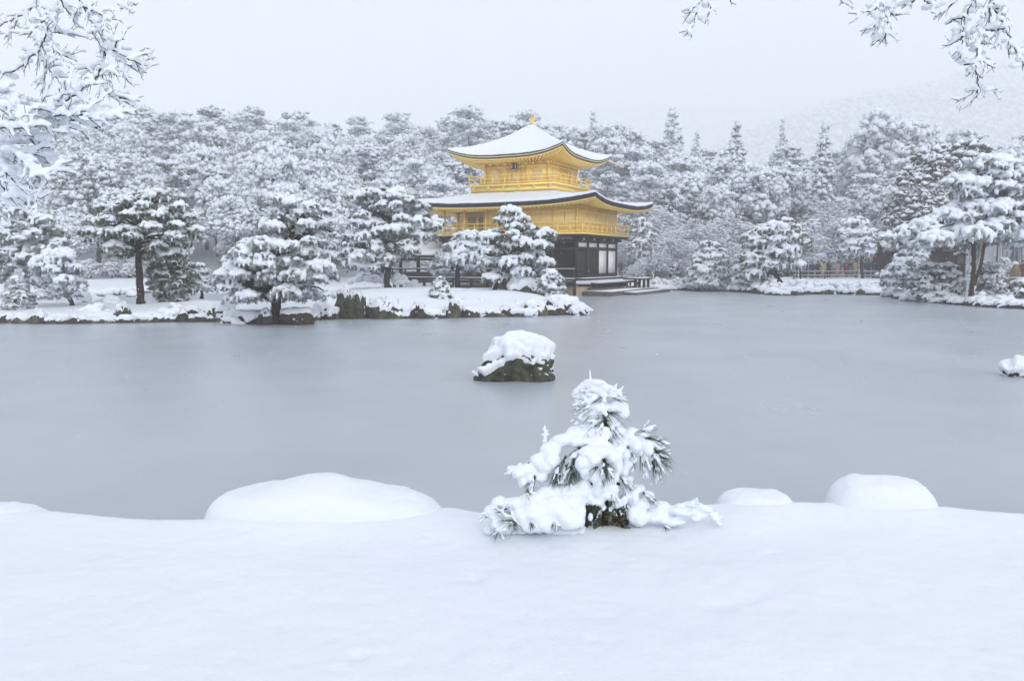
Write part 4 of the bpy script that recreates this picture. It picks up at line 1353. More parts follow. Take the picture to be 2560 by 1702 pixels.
# ------------------------------------------------------------------ rocks
rg_f = np.random.default_rng(314)
ISLP = np.array([(0, 806), (80, 808), (200, 808), (330, 805), (430, 804), (540, 803), (620, 805), (690, 809), (740, 807), (800, 799), (880, 794), (960, 795), (1060, 795), (1120, 794), (1230, 791), (1300, 790), (1400, 786), (1470, 786)], float)
def rock(label, px, py, wpx, hpx, Y=None, seed=0, mat='dark_rock', cover=0.55, thick=0.12, group=None, sub=4, depth=0.8, name='rock', prof=None, snowz=0.15, push=.6, rag=.42, ns=4.2):
    """boulder with a snow cap that follows its own top"""
    b = onz(px, py, 0.0) if Y is None else at(px, py, Y)
    Yb = b[1]
    s = Yb / FPX
    w, h = wpx * s / 2, hpx * s
    U, F = ico(sub)
    x, y, z = U.T
    k = (np.abs(x) ** 2.5 + np.abs(y) ** 2.5 + np.abs(z) ** 2.8) ** (1 / 2.6)
    V = np.stack([x / k * w, y / k * w * depth, z / k * h], 1)
    V[:, 2] = np.where(V[:, 2] > 0, V[:, 2], V[:, 2] * .35)
    if prof is not None:
        V[:, 2] *= np.where(V[:, 2] > 0, np.interp(V[:, 0] / w, np.linspace(-1, 1, len(prof)), prof), 1)
    sz = max(w, h)
    V[:, 2] *= 1 - .45 * sstep(.0, .5, fbm(U * np.array([2.6, 2.6, 0]), 2, seed + 40)) * (V[:, 2] > 0) if prof is None else 1
    n1 = fbm(U * 1.7, 3, seed)
    V = V * (1 + 0.36 * n1)[:, None]
    Vs = V.copy()
    V = V + (U * (0.10 * sz * fbm(U * 5.0, 3, seed + 2))[:, None])
    c = b + np.array([0, w * depth * push, 0])
    me = raw_mesh('tmp', V, [F])
    NN = np.empty(len(V) * 3, np.float32)
    me.vertices.foreach_get('normal', NN)
    NN = NN.reshape(-1, 3)
    bpy.data.meshes.remove(me)
    root = thing(name, label, 'rock', tuple(c), 0, group)
    part('stone', (V + c, [F]), M[mat], root, True)
    zt = V[:, 2].max()
    t = sstep(1 - cover - .18, 1 - cover + .18, 0.55 * np.clip(NN[:, 2], -.3, 1) + 0.45 * V[:, 2] / zt + rag * fbm(U * ns, 3, seed + 5) + snowz)
    gap = min(.05 * sz, .05)
    off = -2.2 * gap + (thick + 3.0 * gap) * t * (1 + .15 * fbm(U * 2.5, 2, seed + 9))
    SV = Vs + U * np.array([.8, .8, .5]) * off[:, None] + np.array([0, 0, 1]) * (np.clip(off, 0, None) * .55)[:, None]
    part('snow', (SV + c, [F]), M['snow'], root, True)
    return root

rock('mossy green boulder with a thick snow cap alone in the middle of the pond', 1289, 951, 190, 92, None, 3, 'moss_rock', .50, .12, sub=6, depth=.75, rag=.30, ns=3.2,
     prof=[.46, .74, .98, 1.0, 1.02, 1.03, 1.0, .94, .80, .55], snowz=.04)
rock('small snow dome rock standing in the pond at the right edge', 2558, 941, 66, 37, None, 8, 'dark_rock', .70, .10, sub=5, snowz=.2, rag=.15)
R_LIST = [
    ('flat dark shore rock under snow at the far left of the island', 20, 806, 50, 13, 'dark_rock', .5), ('low snow edged rock left of the dark stump like stone', 72, 808, 44, 13, 'dark_rock', .5),
    ('upright stump like dark stone below the crooked pine', 98, 806, 22, 26, 'dark_rock', .25), ('brown shore rock below the buried shrubs', 152, 809, 60, 16, 'rock', .35), ('dark rounded rock just right of the brown shore rock', 192, 809, 30, 15, 'dark_rock', .35),
    ('peaked mossy boulder in the island front left of the straight trunk', 306, 806, 44, 38, 'moss_rock', .30), ('long low brown rock below the straight pine', 356, 806, 62, 15, 'rock', .35), ('small dark shore stone under the lacy bush', 412, 804, 30, 13, 'dark_rock', .35),
    ('dark rock with snow brow left of the big mossy ledge', 482, 803, 46, 26, 'dark_rock', .40), ('big mossy ledge rising toward the broad pine', 545, 803, 76, 36, 'moss_rock', .36),
    ('long tongue of snow over a low black rock beside the black trunk', 618, 808, 120, 24, 'dark_rock', .75), ('black rock at the foot of the broad pine trunk', 662, 811, 50, 30, 'dark_rock', .25),
    ('black boulder in the water right of the broad pine trunk', 742, 811, 84, 30, 'dark_rock', .42), ('snow slab lying on the black boulders', 808, 798, 66, 32, 'dark_rock', .62),
    ('tall mossy cliff like boulder, biggest on the island shore', 876, 796, 84, 64, 'moss_rock', .28), ('wide flat topped mossy rock with thick snow', 957, 796, 88, 42, 'moss_rock', .34),
    ('dark cube of rock left of the cone shaped pine', 1044, 796, 44, 28, 'dark_rock', .30), ('small flat shore stone below the cone shaped pine', 1084, 796, 40, 12, 'rock', .35), ('dark little rock left of the square post stone', 1114, 795, 22, 20, 'dark_rock', .25),
    ('square upright grey stone in the island front', 1135, 795, 34, 38, 'rock', .22), ('long flat kerb stone under a snow quilt in the middle of the island front', 1192, 792, 70, 12, 'dark_rock', .5), ('leaning grey stone poking up behind the flat kerb stone', 1203, 782, 30, 26, 'rock', .3),
    ('long thin snow topped slab near the right end of the island', 1288, 791, 70, 13, 'rock', .40), ('tan grey boulder with a snow hood near the right tip', 1336, 789, 62, 34, 'rock', .34), ('white snow lump at the waterline before the hooded boulder', 1325, 792, 32, 13, 'dark_rock', .85),
    ('reddish dark boulder with thick snow at the right tip', 1398, 786, 78, 36, 'dark_rock', .38), ('snow rounded rock above the reddish boulder', 1420, 772, 60, 24, 'dark_rock', .75), ('last white tipped rock where the island ends', 1450, 788, 46, 20, 'dark_rock', .68)]
for k, (lb, px, py, w, h, mt, cv) in enumerate(R_LIST):
    rock(lb, px, py, w, h * 1.12, None, 20 + k, mt, cv * .92, .10, group='rocks along the island shore', push=.38, snowz=.08)
for k in range(58):
    px = 6 + k * 25.2 + rg_f.uniform(-8, 8)
    py = np.interp(px, ISLP[:, 0], ISLP[:, 1]) + 1.0
    rock('dark wet stone in the waterline of the island', px, py, rg_f.uniform(24, 50), rg_f.uniform(11, 25), None, 300 + k, 'dark_rock' if rg_f.uniform() < .75 else 'rock', rg_f.uniform(.12, .36), .08, group='waterline stones of the island', sub=3, push=.35, snowz=.05)
rock('big dark rock under a slanting sheet of snow behind the bush pine', 1310, 733, 72, 34, 47.5, 61, 'moss_rock', .48, .16)
for k, (lb, px, py, w, h) in enumerate([('lone snow capped rock in the water before the pavilion steps', 1441, 738, 20, 19), ('white capped rock beside the stone landing, nearest the pavilion', 1569, 731, 20, 13), ('white capped rock in the middle of three by the landing', 1591, 730, 20, 15), ('white capped rock at the right end of the landing', 1617, 728, 24, 16)]):
    rock(lb, px, py, w, h, None, 70 + k, 'dark_rock', .66, .10, group='snow capped rocks by the landing', sub=3)
rg = np.random.default_rng(77)
rpx = np.array([p for p in right_px], float)
for k in range(46):
    px = 1636 + k * 21 + rg.uniform(-7, 7)
    py = np.interp(px, rpx[:, 0], rpx[:, 1]) + 1.0
    rock('snow capped dark stone in the edge of the far right bank', px, py, rg.uniform(22, 46), rg.uniform(9, 19), None, 100 + k, 'dark_rock' if rg.uniform() < .7 else 'rock', rg.uniform(.3, .55), .10, push=.4, snowz=.06, group='edge stones of the far right bank', sub=3)
fpx = np.array(far_px, float)
for k in range(16):
    px = 205 + k * 18 + rg.uniform(-5, 5)
    rock('snow covered stone on the far shore of the inlet behind the island', px, np.interp(px, fpx[:, 0], fpx[:, 1]) + 1, rg.uniform(22, 40), rg.uniform(8, 14), None, 160 + k, 'dark_rock', rg.uniform(.62, .8), .14, group='stones on the far inlet shore', sub=3)
rock('low snow topped rock in the inlet left of the straight trunk', 330, 742, 30, 12, None, 180, 'dark_rock', .6, .10, sub=3)
rock('snow lump rock behind the crooked pine', 205, 757, 30, 26, 40.5, 181, 'dark_rock', .85, .10, sub=3)
rock('bare brown rock behind the bushy young pine', 80, 768, 22, 14, 37.5, 182, 'rock', .15, .05, sub=3)
# ------------------------------------------------------------------ the wood behind
def spray(mb, C, R, rg, q=5, ln=.9, w=.10, down=0.2):
    """small leaf/twig blades standing out of clumps"""
    n = len(C)
    D = rg.normal(0, 1, (n, q, 3)) + np.array([0, 0, -down])
    D /= np.linalg.norm(D, axis=2)[..., None]
    O = C[:, None] + D * R[:, None, :] * .7
    L = R.mean(1)[:, None, None] * rg.uniform(.5, 1.1, (n, q, 1)) * ln
    sd = np.cross(D, rg.normal(0, 1, (n, q, 3)))
    sd /= np.linalg.norm(sd, axis=2)[..., None] + 1e-9
    ww = R.mean(1)[:, None, None] * w * 2.2
    mb.tris((O - sd * ww).reshape(-1, 3), (O + sd * ww).reshape(-1, 3), (O + D * L).reshape(-1, 3))

def crown_round(seed, H=12.0, W=3.6, small=.30, n1=46, n2=20):
    rg = np.random.default_rng(seed)
    mb, tr = MB(), MB()
    u = rg.normal(0, 1, (n1, 3))
    u /= np.linalg.norm(u, axis=1)[:, None]
    u[:, 2] = np.abs(u[:, 2]) * 1.15 - .35
    cz = H * .58
    c1 = u * np.array([W * .78, W * .78, H * .36]) * rg.uniform(.55, 1.0, (n1, 1)) + np.array([0, 0, cz])
    r1 = rg.uniform(.75, 1.35, n1) * W / 3.6
    v = rg.normal(0, 1, (n1, n2, 3))
    v /= np.linalg.norm(v, axis=2)[..., None]
    v[..., 2] = v[..., 2] * .6 + .15
    C = (c1[:, None] + v * r1[:, None, None]).reshape(-1, 3)
    q = rg.uniform(.45, 1.0, len(C)) ** 1.3 * 1.5 * small
    R = np.stack([q, q, q * rg.uniform(.8, 1.25, len(q))], 1)
    mb.blobs(C, R, 1, .38, rg=rg)
    spray(mb, C, R, rg, 8, 1.5, .10, .5)
    tr.tube([(0, 0, -1.5), (.1, 0, H * .25), (0, .1, H * .5), (.1, .1, H * .72)], [.30, .24, .17, .06], 7)
    for k in range(10):
        i = rg.integers(0, n1)
        limb(tr, (0.05, 0.05, H * rg.uniform(.28, .5)), c1[i], .12, .04, rg)
    return mb, tr

def crown_pine(seed, H=13.0, W=3.2, n1=30):
    rg = np.random.default_rng(seed)
    mb, tr = MB(), MB()
    bend = rg.uniform(-.6, .6, 2)
    tl = lambda z: np.array([bend[0] * math.sin(z / H * 2.6), bend[1] * math.sin(z / H * 2.2), z])
    tr.tube([tl(z) for z in np.linspace(-1.5, H * .96, 8)], np.linspace(.26, .05, 8), 7)
    for k in range(n1):
        f = rg.uniform(.34, 1.0)
        z = H * f
        L = W * math.sqrt(max(.05, 1 - ((f - .66) / .40) ** 2)) * rg.uniform(.45, 1.1)
        a = rg.uniform(0, 2 * math.pi)
        e = tl(z) + np.array([math.cos(a) * L, math.sin(a) * L, rg.uniform(-.5, .3)])
        limb(tr, tl(z - .5), e, .07, .03, rg)
        m = int(rg.integers(12, 22))
        t = rg.uniform(.25, 1.05, m)
        C = tl(z - .2) + (e - tl(z - .2)) * t[:, None] + rg.normal(0, .30, (m, 3)) * np.array([1.3, 1.3, .55])
        q = rg.uniform(.17, .42, m)
        R = np.stack([q * 1.15, q * 1.15, q * .95], 1)
        mb.blobs(C, R, 1, .30, rg=rg)
        spray(mb, C, R, rg, 8, 1.5, .07)
    return mb, tr

def crown_cedar(seed, H=15.0, W=2.5):
    rg = np.random.default_rng(seed)
    mb, tr = MB(), MB()
    tr.tube([(0, 0, -1.5), (0, 0, H * .5), (0, 0, H)], [.26, .16, .02], 7)
    nt_ = 24
    for k in range(nt_):
        f = k / (nt_ - 1)
        z = H * (.16 + .83 * f)
        L0 = W * (1 - f) ** .8 + .18
        for j in range(int(8 - 4 * f)):
            a = rg.uniform(0, 2 * math.pi)
            L = L0 * rg.uniform(.65, 1.15)
            m = max(2, int(L / .28))
            t = np.linspace(.2, 1, m)
            C = np.stack([np.cos(a) * L * t, np.sin(a) * L * t, z + .2 * L - .55 * L * t ** 2 + rg.uniform(-.12, .12, m)], 1) + rg.normal(0, .10, (m, 3))
            q = rg.uniform(.16, .36, m)
            R = np.stack([q, q, q * 1.05], 1)
            mb.blobs(C, R, 1, .3, rg=rg)
            spray(mb, C, R, rg, 6, 1.5, .09, .7)
    return mb, tr

def bare_tree(seed, H=9.0, spread=1.0, droop=0.0):
    rg = np.random.default_rng(seed)
    mb = MB()
    tr = MB()
    A, B, R0, R1 = [], [], [], []
    def grow(p, d, L, r, lev):
        n = 4 if lev < 2 else 3
        pts = [p]
        dd = d.copy()
        for k in range(n):
            dd = dd + rg.normal(0, .16, 3) + np.array([0, 0, .05 - droop * .16 * lev])
            dd /= np.linalg.norm(dd)
            pts.append(pts[-1] + dd * L / n)
        rad = np.linspace(r, r * .55, n + 1)
        (tr if lev < 2 else mb).tube(pts, np.maximum(rad, .018), 7 if lev < 1 else (5 if lev < 3 else 3), cap=False)
        if lev >= 5: return
        kids = {0: 5, 1: 5, 2: 5, 3: 4, 4: 4}[lev]
        for c in range(kids):
            t = rg.uniform(.35, 1.0)
            i = min(int(t * n), n - 1)
            q = pts[i] + (pts[i + 1] - pts[i]) * (t * n - i)
            perp = np.cross(dd, rg.normal(0, 1, 3))
            perp /= np.linalg.norm(perp) + 1e-9
            nd = dd * .65 + perp * rg.uniform(.5, 1.0) * spread + np.array([0, 0, .12 - droop * .2])
            nd /= np.linalg.norm(nd)
            grow(q, nd, L * rg.uniform(.52, .78), r * .52, lev + 1)
    grow(np.array([0, 0, -.5]), np.array([.05, 0, 1.0]), H * .36, .17, 0)
    V, F = mb.arrays()
    # snow sitting along the outer twigs
    idx = rg.integers(0, len(V), 1500)
    q = rg.uniform(.05, .13, 1500)
    mb.blobs(V[idx] + np.array([0, 0, .04]), np.stack([q * 1.5, q * 1.5, q * .8], 1), 1, .25, rg=rg)
    return mb, tr

PROTO = {}
def proto(key, fn, leaf, bark):
    mb, tr = fn
    PROTO[key] = (raw_mesh(key + '_crown', *mb.arrays(), M[leaf], True), raw_mesh(key + '_trunk', *tr.arrays(), M[bark], True))
for k in range(3):
    proto(f'round{k}', crown_round(200 + k, 11 + k, 3.4 + .3 * k, .25 + .02 * k, 50, 28), 'forest_leaf', 'forest_bark')
    proto(f'redpine{k}', crown_pine(220 + k, 12 + k, 3.1), 'forest_leaf', 'forest_bark')
for k in range(2):
    proto(f'cedar{k}', crown_cedar(240 + k, 14 + k, 2.4 + .3 * k), 'forest_leaf', 'forest_bark')
    proto(f'frosted{k}', crown_round(250 + k, 9, 3.2, .21, 46, 28), 'pale_leaf', 'forest_bark')
proto('evergreen', crown_round(260, 12, 3.6, .27, 60, 34), 'dark_leaf', 'forest_bark')
for k in range(3):
    proto(f'bare{k}', bare_tree(270 + k, 9.0 + k * .6, 1.0), 'bare_twig', 'forest_bark')
proto('weeping', bare_tree(280, 9.5, 1.15, 1.0), 'bare_twig', 'forest_bark')

def tree(key, name, x, y, sc, label, cat, group, rg, z=None, sz=1.0):
    root = thing(name, label, cat, (x, y, gz_at(x, y) - .1 if z is None else z), rg.uniform(0, 6.28), group)
    root.scale = (sc, sc, sc * sz)
    c, t = PROTO[key]
    link('crown', c, root)
    link('trunk', t, root)
    return root

rg = np.random.default_rng(99)
KINDS = {'round': ('evergreen_tree', 'rounded snow dusted evergreen in the wood across the pond', 'tree', 'rounded trees of the wood'),
         'redpine': ('forest_pine', 'irregular snowy pine in the wood across the pond', 'pine tree', 'pines of the wood'),
         'cedar': ('cedar_tree', 'pointed snowy cedar standing in the wood across the pond', 'cedar tree', 'pointed cedars of the wood'),
         'frosted': ('frosted_tree', 'pale frost whitened tree at the foot of the wood across the pond', 'tree', 'frosted trees at the foot of the wood')}
cnt = 0
rows_y = [80, 85, 90.5, 96.5, 103, 110, 118, 126, 134, 142, 150, 158]
for ri, y0 in enumerate(rows_y):
    step = 5.3 + ri * .08
    half = .64 * y0 + 5
    x = -half + rg.uniform(0, step)
    while x < half:
        y = y0 + rg.uniform(-2.4, 2.4)
        xx = x + rg.uniform(-1.2, 1.2)
        side = xx / y
        x += step * rg.uniform(.85, 1.15)
        if ri == 0 and (xx > -9): continue               # pavilion and the visitors' path are here
        if ri <= 1 and -9 < xx < 60 and y < 88: continue
        if ri <= 3 and 8 < xx < 34 and y < 98: continue  # open grove of bare trees
        if ri <= 1 and poly_sd(np.array([[xx, y]]), POND)[0] < 1.5: continue
        u = rg.uniform()
        if ri <= 2:
            k = 'frosted' if u < .42 else ('round' if u < .72 else 'redpine')
            sc = rg.uniform(.58, .82)
        elif side > .06:
            k = 'cedar' if u < .08 else ('redpine' if u < .40 else ('frosted' if u < .70 else 'round'))
            sc = rg.uniform(.78, 1.08)
        else:
            k = 'round' if u < .56 else ('redpine' if u < .90 else 'frosted')
            sc = rg.uniform(.80, 1.08)
        nvar = {'round': 3, 'redpine': 3, 'cedar': 2, 'frosted': 2}[k]
        nm, lb, ct, gp = KINDS[k]
        tree(f'{k}{rg.integers(0, nvar)}', nm, xx, y, sc, lb, ct, gp, rg, sz=rg.uniform(.9, 1.12))
        cnt += 1
print('forest trees', cnt)
for k in range(64):                                      # low bushes along the foot of the wood
    y = rg.uniform(77, 92)
    xx = rg.uniform(-.66 * y, -8) if k < 44 else rg.uniform(22, .66 * y)
    if poly_sd(np.array([[xx, y]]), POND)[0] < 1.2 or (k >= 44 and y < 83): continue
    tree(f'frosted{k % 2}', 'frosted_bush', xx, y, rg.uniform(.30, .46), 'low frost whitened bush at the foot of the wood', 'bush', 'low frosted bushes at the foot of the wood', rg, z=gz_at(xx, y) - 1.0, sz=.9)
# landmark trees on the skyline and near it
def top_tree(key, px, pytop, Y, H, name, label, cat, group=None, sx=1.0):
    p = at(px, pytop, Y)
    z = gz_at(p[0], Y) - .2
    sc = (p[2] - z) / H
    r = tree(key, name, p[0], Y, sc, label, cat, group, np.random.default_rng(int(px)))
    r.scale = (sc * sx, sc * sx, sc)
    return r
top_tree('cedar0', 1683, 272, 138, 14, 'cedar_tree', 'tallest pointed cedar on the skyline right of the pavilion', 'cedar tree', None, 1.1)
top_tree('cedar1', 1483, 284, 132, 15, 'cedar_tree', 'cedar whose tip stands just right of the upper roof', 'cedar tree', None, .9)
top_tree('round1', 1560, 282, 130, 11.6, 'evergreen_tree', 'tall round headed tree on the skyline between two cedars', 'tree', None, .85)
top_tree('cedar0', 1842, 305, 134, 14, 'cedar_tree', 'narrow cedar tip in the middle of the right skyline', 'cedar tree')
top_tree('cedar1', 1958, 302, 138, 15, 'cedar_tree', 'slim leaning topped cedar left of the broad skyline pine', 'cedar tree', None, .7)
top_tree('cedar0', 2062, 306, 136, 14, 'cedar_tree', 'bushy cedar tip touching the broad skyline pine', 'cedar tree', None, .9)
top_tree('frosted1', 2232, 286, 126, 8.2, 'forest_pine', 'broad spreading pine standing above the right skyline', 'pine tree', None, 1.0)
top_tree('round0', 372, 276, 150, 10.4, 'evergreen_tree', 'big round headed tree forming the highest point of the left skyline', 'tree', None, 1.35)
top_tree('round2', 1012, 292, 168, 12.4, 'evergreen_tree', 'faint grey domed tree on the skyline left of the pavilion', 'tree', None, 1.2)
top_tree('cedar1', 573, 282, 158, 15, 'cedar_tree', 'tiny spire like cedar tip on the left skyline', 'cedar tree', None, .6)
top_tree('evergreen', 2380, 332, 84, 11.6, 'evergreen_tree', 'dense brown green evergreen with small snow flecks behind the red pine', 'tree', None, 1.15)
top_tree('evergreen', 2300, 430, 82, 11.6, 'evergreen_tree', 'lower evergreen with small snow flecks left of the dense one', 'tree', None, 1.0)
top_tree('round1', 2540, 330, 92, 11.6, 'evergreen_tree', 'pale snowy tree at the right edge behind the red pine', 'tree', None, 1.1)
top_tree('evergreen', 2500, 420, 70, 11.6, 'evergreen_tree', 'dark evergreen filling the gap behind the twin red stems', 'tree', None, 1.0)
top_tree('evergreen', 2440, 520, 66, 11.6, 'evergreen_tree', 'low dark evergreen directly behind the twin red stems', 'tree', None, 1.3)
top_tree('evergreen', 2590, 470, 64, 11.6, 'evergreen_tree', 'dark evergreen at the right edge behind the straw wrapped plant', 'tree', None, 1.2)
# the grove of bare snow lined trees right of the pavilion
top_tree('weeping', 2000, 440, 92, 8.6, 'weeping_tree', 'large bare weeping tree with snow lined drooping branches behind the leaning pine', 'bare tree', None, 1.4)
top_tree('redpine0', 1795, 472, 94, 11.6, 'forest_pine', 'snowy pine in the open grove with a green underside', 'pine tree', None, .8)
for k, (px, py, Y, key) in enumerate([(1640, 480, 95, 'bare0'), (1700, 500, 90, 'bare1'), (1755, 520, 86, 'bare2'), (1845, 500, 92, 'bare0'), (1900, 480, 97, 'bare1'), (1670, 560, 84, 'bare2'), (1730, 580, 82, 'bare0'), (1850, 570, 85, 'bare1'),
                                      (2080, 470, 95, 'bare2'), (2120, 500, 90, 'bare0'), (2160, 470, 98, 'bare1'), (1590, 500, 100, 'bare2'), (1560, 560, 92, 'bare1'), (1790, 560, 88, 'bare0'), (2200, 520, 92, 'bare2'), (2060, 540, 87, 'bare1'), (1930, 560, 90, 'bare2'), (1640, 600, 81, 'bare1')]):
    top_tree(key, px, py, Y, 8.2, 'bare_tree', 'bare deciduous tree with snow on every twig in the grove right of the pavilion', 'bare tree', 'bare snow lined trees of the grove', 1.2)
# ------------------------------------------------------------------ path rail, visitors, hut
def rail(label, px0, px1, Y, seed, z0=None, h=.72, group='low rails along the visitors path'):
    a, b = at(px0, 690, Y), at(px1, 690, Y)
    za = gz_at(a[0], Y) if z0 is None else z0
    root = thing('rail_fence', label, 'fence', (a[0], Y, za), 0, group)
    L = b[0] - a[0]
    n = max(2, int(L / 2.2) + 1)
    for x in np.linspace(a[0], b[0], n):
        mb = MB()
        mb.box(x - .07, x + .07, Y - .07, Y + .07, za - .4, za + h + .06)
        part('post', mb, M['fence_wood'], root)
    for zz in (h - .06, h * .45):
        mb = MB()
        mb.tube([(a[0] - .2, Y - .11, za + zz), ((a[0] + b[0]) / 2, Y - .11, za + zz + .015), (b[0] + .2, Y - .11, za + zz)], .045, 6)
        r_ = part('rail', mb, M['fence_wood'], root, True)
        mb = MB()
        mb.tube([(a[0] - .2, Y - .11, za + zz + .045), ((a[0] + b[0]) / 2, Y - .11, za + zz + .06), (b[0] + .2, Y - .11, za + zz + .045)], .028, 5)
        part('snow', mb, M['snow'], r_, True)
rail('reddish wooden rail in front of the visitors with umbrellas', 1985, 2218, 78.5, 1, h=.75)
rail('short rail at the right edge beside the straw wrapped plant', 2518, 2640, 55.5, 2, h=.65)
rail('long low rail behind the clipped pines right of the pavilion', 1555, 1800, 84.5, 3, h=.55)

def person(label, px, Y, coat, H=1.66, seed=0, face=0.0, umbrella=None, hood=False, trousers='charcoal', arm_up=False, pale_hair=False):
    """one continuous skinned body with clothing and hair as children; stands with its feet on the path"""
    p = at(px, 690, Y)
    z = gz_at(p[0], Y)
    g = H / 1.66
    root = thing('person', label, 'person', (p[0], Y, z), face)
    bm = bmesh.new()
    sk = bm.verts.layers.skin.verify()
    J = {}
    def v(n, co, r, par=None):
        w = bm.verts.new(np.array(co) * g)
        w[sk].radius = (r * g, r * g)
        J[n] = w
        if par: bm.edges.new((J[par], w))
    v('pel', (0, 0, .90), .125)
    v('waist', (0, 0, 1.06), .115, 'pel')
    v('chest', (0, -.01, 1.26), .13, 'waist')
    v('neckb', (0, 0, 1.40), .075, 'chest')
    v('neck', (0, 0, 1.45), .05, 'neckb')
    v('head', (0, -.015, 1.54), .085, 'neck')
    v('top', (0, -.01, 1.62), .06, 'head')
    for s, sn in ((-1, 'l'), (1, 'r')):
        v('hip' + sn, (s * .09, 0, .84), .095, 'pel')
        v('knee' + sn, (s * .10, -.02, .47), .062, 'hip' + sn)
        v('ank' + sn, (s * .10, .01, .09), .042, 'knee' + sn)
        v('toe' + sn, (s * .11, -.14, .04), .038, 'ank' + sn)
        v('sh' + sn, (s * .17, 0, 1.36), .062, 'neckb')
        up = umbrella and s == 1
        e = (s * .23, -.10, 1.10) if up else (s * .235, .0, 1.10)
        h = (s * .14, -.24, 1.24) if up else (s * .225, -.06, .87)
        v('el' + sn, e, .047, 'sh' + sn)
        v('wr' + sn, h, .034, 'el' + sn)
        q = np.array(h) - np.array(e)
        q /= np.linalg.norm(q)
        v('palm' + sn, np.array(h) + q * .06, .032, 'wr' + sn)
        for k in range(4):                                    # four fingers and a thumb
            o = np.array([(k - 1.5) * .017, 0, 0])
            c = np.array(h) + q * (.11) + o
            v(f'f{k}{sn}', c, .0085, 'palm' + sn)
            v(f'g{k}{sn}', c + q * (.035 - .004 * abs(k - 1.5)) + np.array([0, -.015, 0]), .0075, f'f{k}{sn}')
        v('th' + sn, np.array(h) + q * .07 + np.array([-s * .045, -.012, 0]), .010, 'palm' + sn)
    me = bpy.data.meshes.new('tmp')
    bm.to_mesh(me)
    bm.free()
    o = bpy.data.objects.new('tmp', me)
    COL.objects.link(o)
    md = o.modifiers.new('s', 'SKIN')
    md.use_smooth_shade = True
    for w in me.skin_vertices[0].data: w.use_root = False
    me.skin_vertices[0].data[0].use_root = True
    s2 = o.modifiers.new('u', 'SUBSURF')
    s2.levels = s2.render_levels = 1
    dg = bpy.context.evaluated_depsgraph_get()
    bme = bpy.data.meshes.new_from_object(o.evaluated_get(dg))
    bpy.data.objects.remove(o)
    bme.materials.clear()
    bme.materials.append(M['skin'])
    bme.name = 'body'
    link('body', bme, root)
    U, F = ico(3)
    def shell(pts, n=16):
        """lathe-like garment: list of (z, rx, ry, cx, cy)"""
        mb = MB()
        th = np.arange(n + 1) * 2 * math.pi / n
        mb.grid(np.stack([np.stack([(cx + rx * np.cos(th)) * g, (cy + ry * np.sin(th)) * g, 0 * th + zz * g], -1) for zz, rx, ry, cx, cy in pts], 0))
        return mb
    mb = shell([(.50, .235, .18, 0, 0), (.62, .225, .17, 0, 0), (.90, .20, .155, 0, 0), (1.06, .175, .145, 0, 0), (1.25, .20, .16, 0, 0), (1.38, .17, .125, 0, 0), (1.43, .09, .085, 0, 0), (1.45, .07, .07, 0, 0)])
    for sn, s in (('l', -1), ('r', 1)):
        up = umbrella and s == 1
        e = np.array((s * .23, -.10, 1.10) if up else (s * .235, .0, 1.10)) * g
        h = np.array((s * .14, -.24, 1.24) if up else (s * .225, -.06, .87)) * g
        mb.tube([np.array((s * .15, 0, 1.38)) * g, np.array((s * .19, 0, 1.30)) * g, e, h], np.array([.07, .082, .07, .05]) * g, 8)
    part('coat', mb, M['cloth_' + coat], root, True, world=False)
    mb = MB()
    for s in (-1, 1):
        mb.tube([np.array((s * .09, 0, .88)) * g, np.array((s * .10, -.02, .47)) * g, np.array((s * .10, .01, .08)) * g], np.array([.11, .078, .066]) * g, 8)
    part('trousers', mb, M['cloth_' + trousers], root, True, world=False)
    mb = MB()
    hv = U * np.array([.098, .108, .115]) + np.array([0, .012, 1.575])
    keep = [f for f in F if not all((hv[i][1] < -.045 and hv[i][2] < 1.60) for i in f)]
    mb.add(hv * g, np.array(keep))
    if hood:
        mb.blobs([np.array((0, .07, 1.45)) * g], np.array([[.10, .07, .09]]) * g, 2)
    part('hood' if hood else 'hair', mb, M['cloth_' + coat] if hood else M['hair'], root, True, world=False)
    mb = MB()                                                  # face: eyes, nose, mouth, ears
    for s in (-1, 1):
        mb.blobs([np.array((s * .034, -.098, 1.555)) * g], np.array([[.012, .006, .008]]) * g, 1)
    mb.blobs([np.array((0, -.098, 1.49)) * g], np.array([[.026, .006, .006]]) * g, 1)
    part('eyes_and_mouth', mb, M['hair'], root, True, world=False)
    mb = MB()
    mb.blobs([np.array((0, -.105, 1.527)) * g, np.array((-.098, 0, 1.545)) * g, np.array((.098, 0, 1.545)) * g], np.array([[.014, .018, .024], [.012, .022, .032], [.012, .022, .032]]) * g, 2)
    part('nose_and_ears', mb, M['skin'], root, True, world=False)
    if umbrella:
        col, ulabel, rad, rise = umbrella
        hand = np.array((.14, -.27, 1.27)) * g
        c, s_ = math.cos(face), math.sin(face)
        hx = p[0] + c * hand[0] - s_ * hand[1]
        hy = Y + s_ * hand[0] + c * hand[1]
        ur = thing('umbrella', ulabel, 'umbrella', (hx, hy, z + hand[2]), 0)
        mb = MB()
        mb.tube([(0, 0, -.10), (0, 0, rise + .02)], .011, 6)
        mb.tube([(0, 0, -.10), (.02, 0, -.16), (.05, 0, -.16), (.06, 0, -.12)], .014, 6)
        part('shaft', mb, M['cloth_black'], ur, True, world=False)
        mb = MB()
        n = 8
        th = np.arange(n * 4 + 1) * 2 * math.pi / (n * 4)
        rows_ = []
        for f in np.linspace(0.02, 1, 8):
            r = rad * math.sin(f * 1.35) / math.sin(1.35)
            zz = rise - .30 * rad / .55 * (1 - math.cos(f * 1.35)) - .03 * f * f * (1 - np.cos(th * n)) * -.5
            rows_.append(np.stack([r * np.cos(th), r * np.sin(th), zz], -1))
        G = np.array(rows_)
        mb.grid(G)
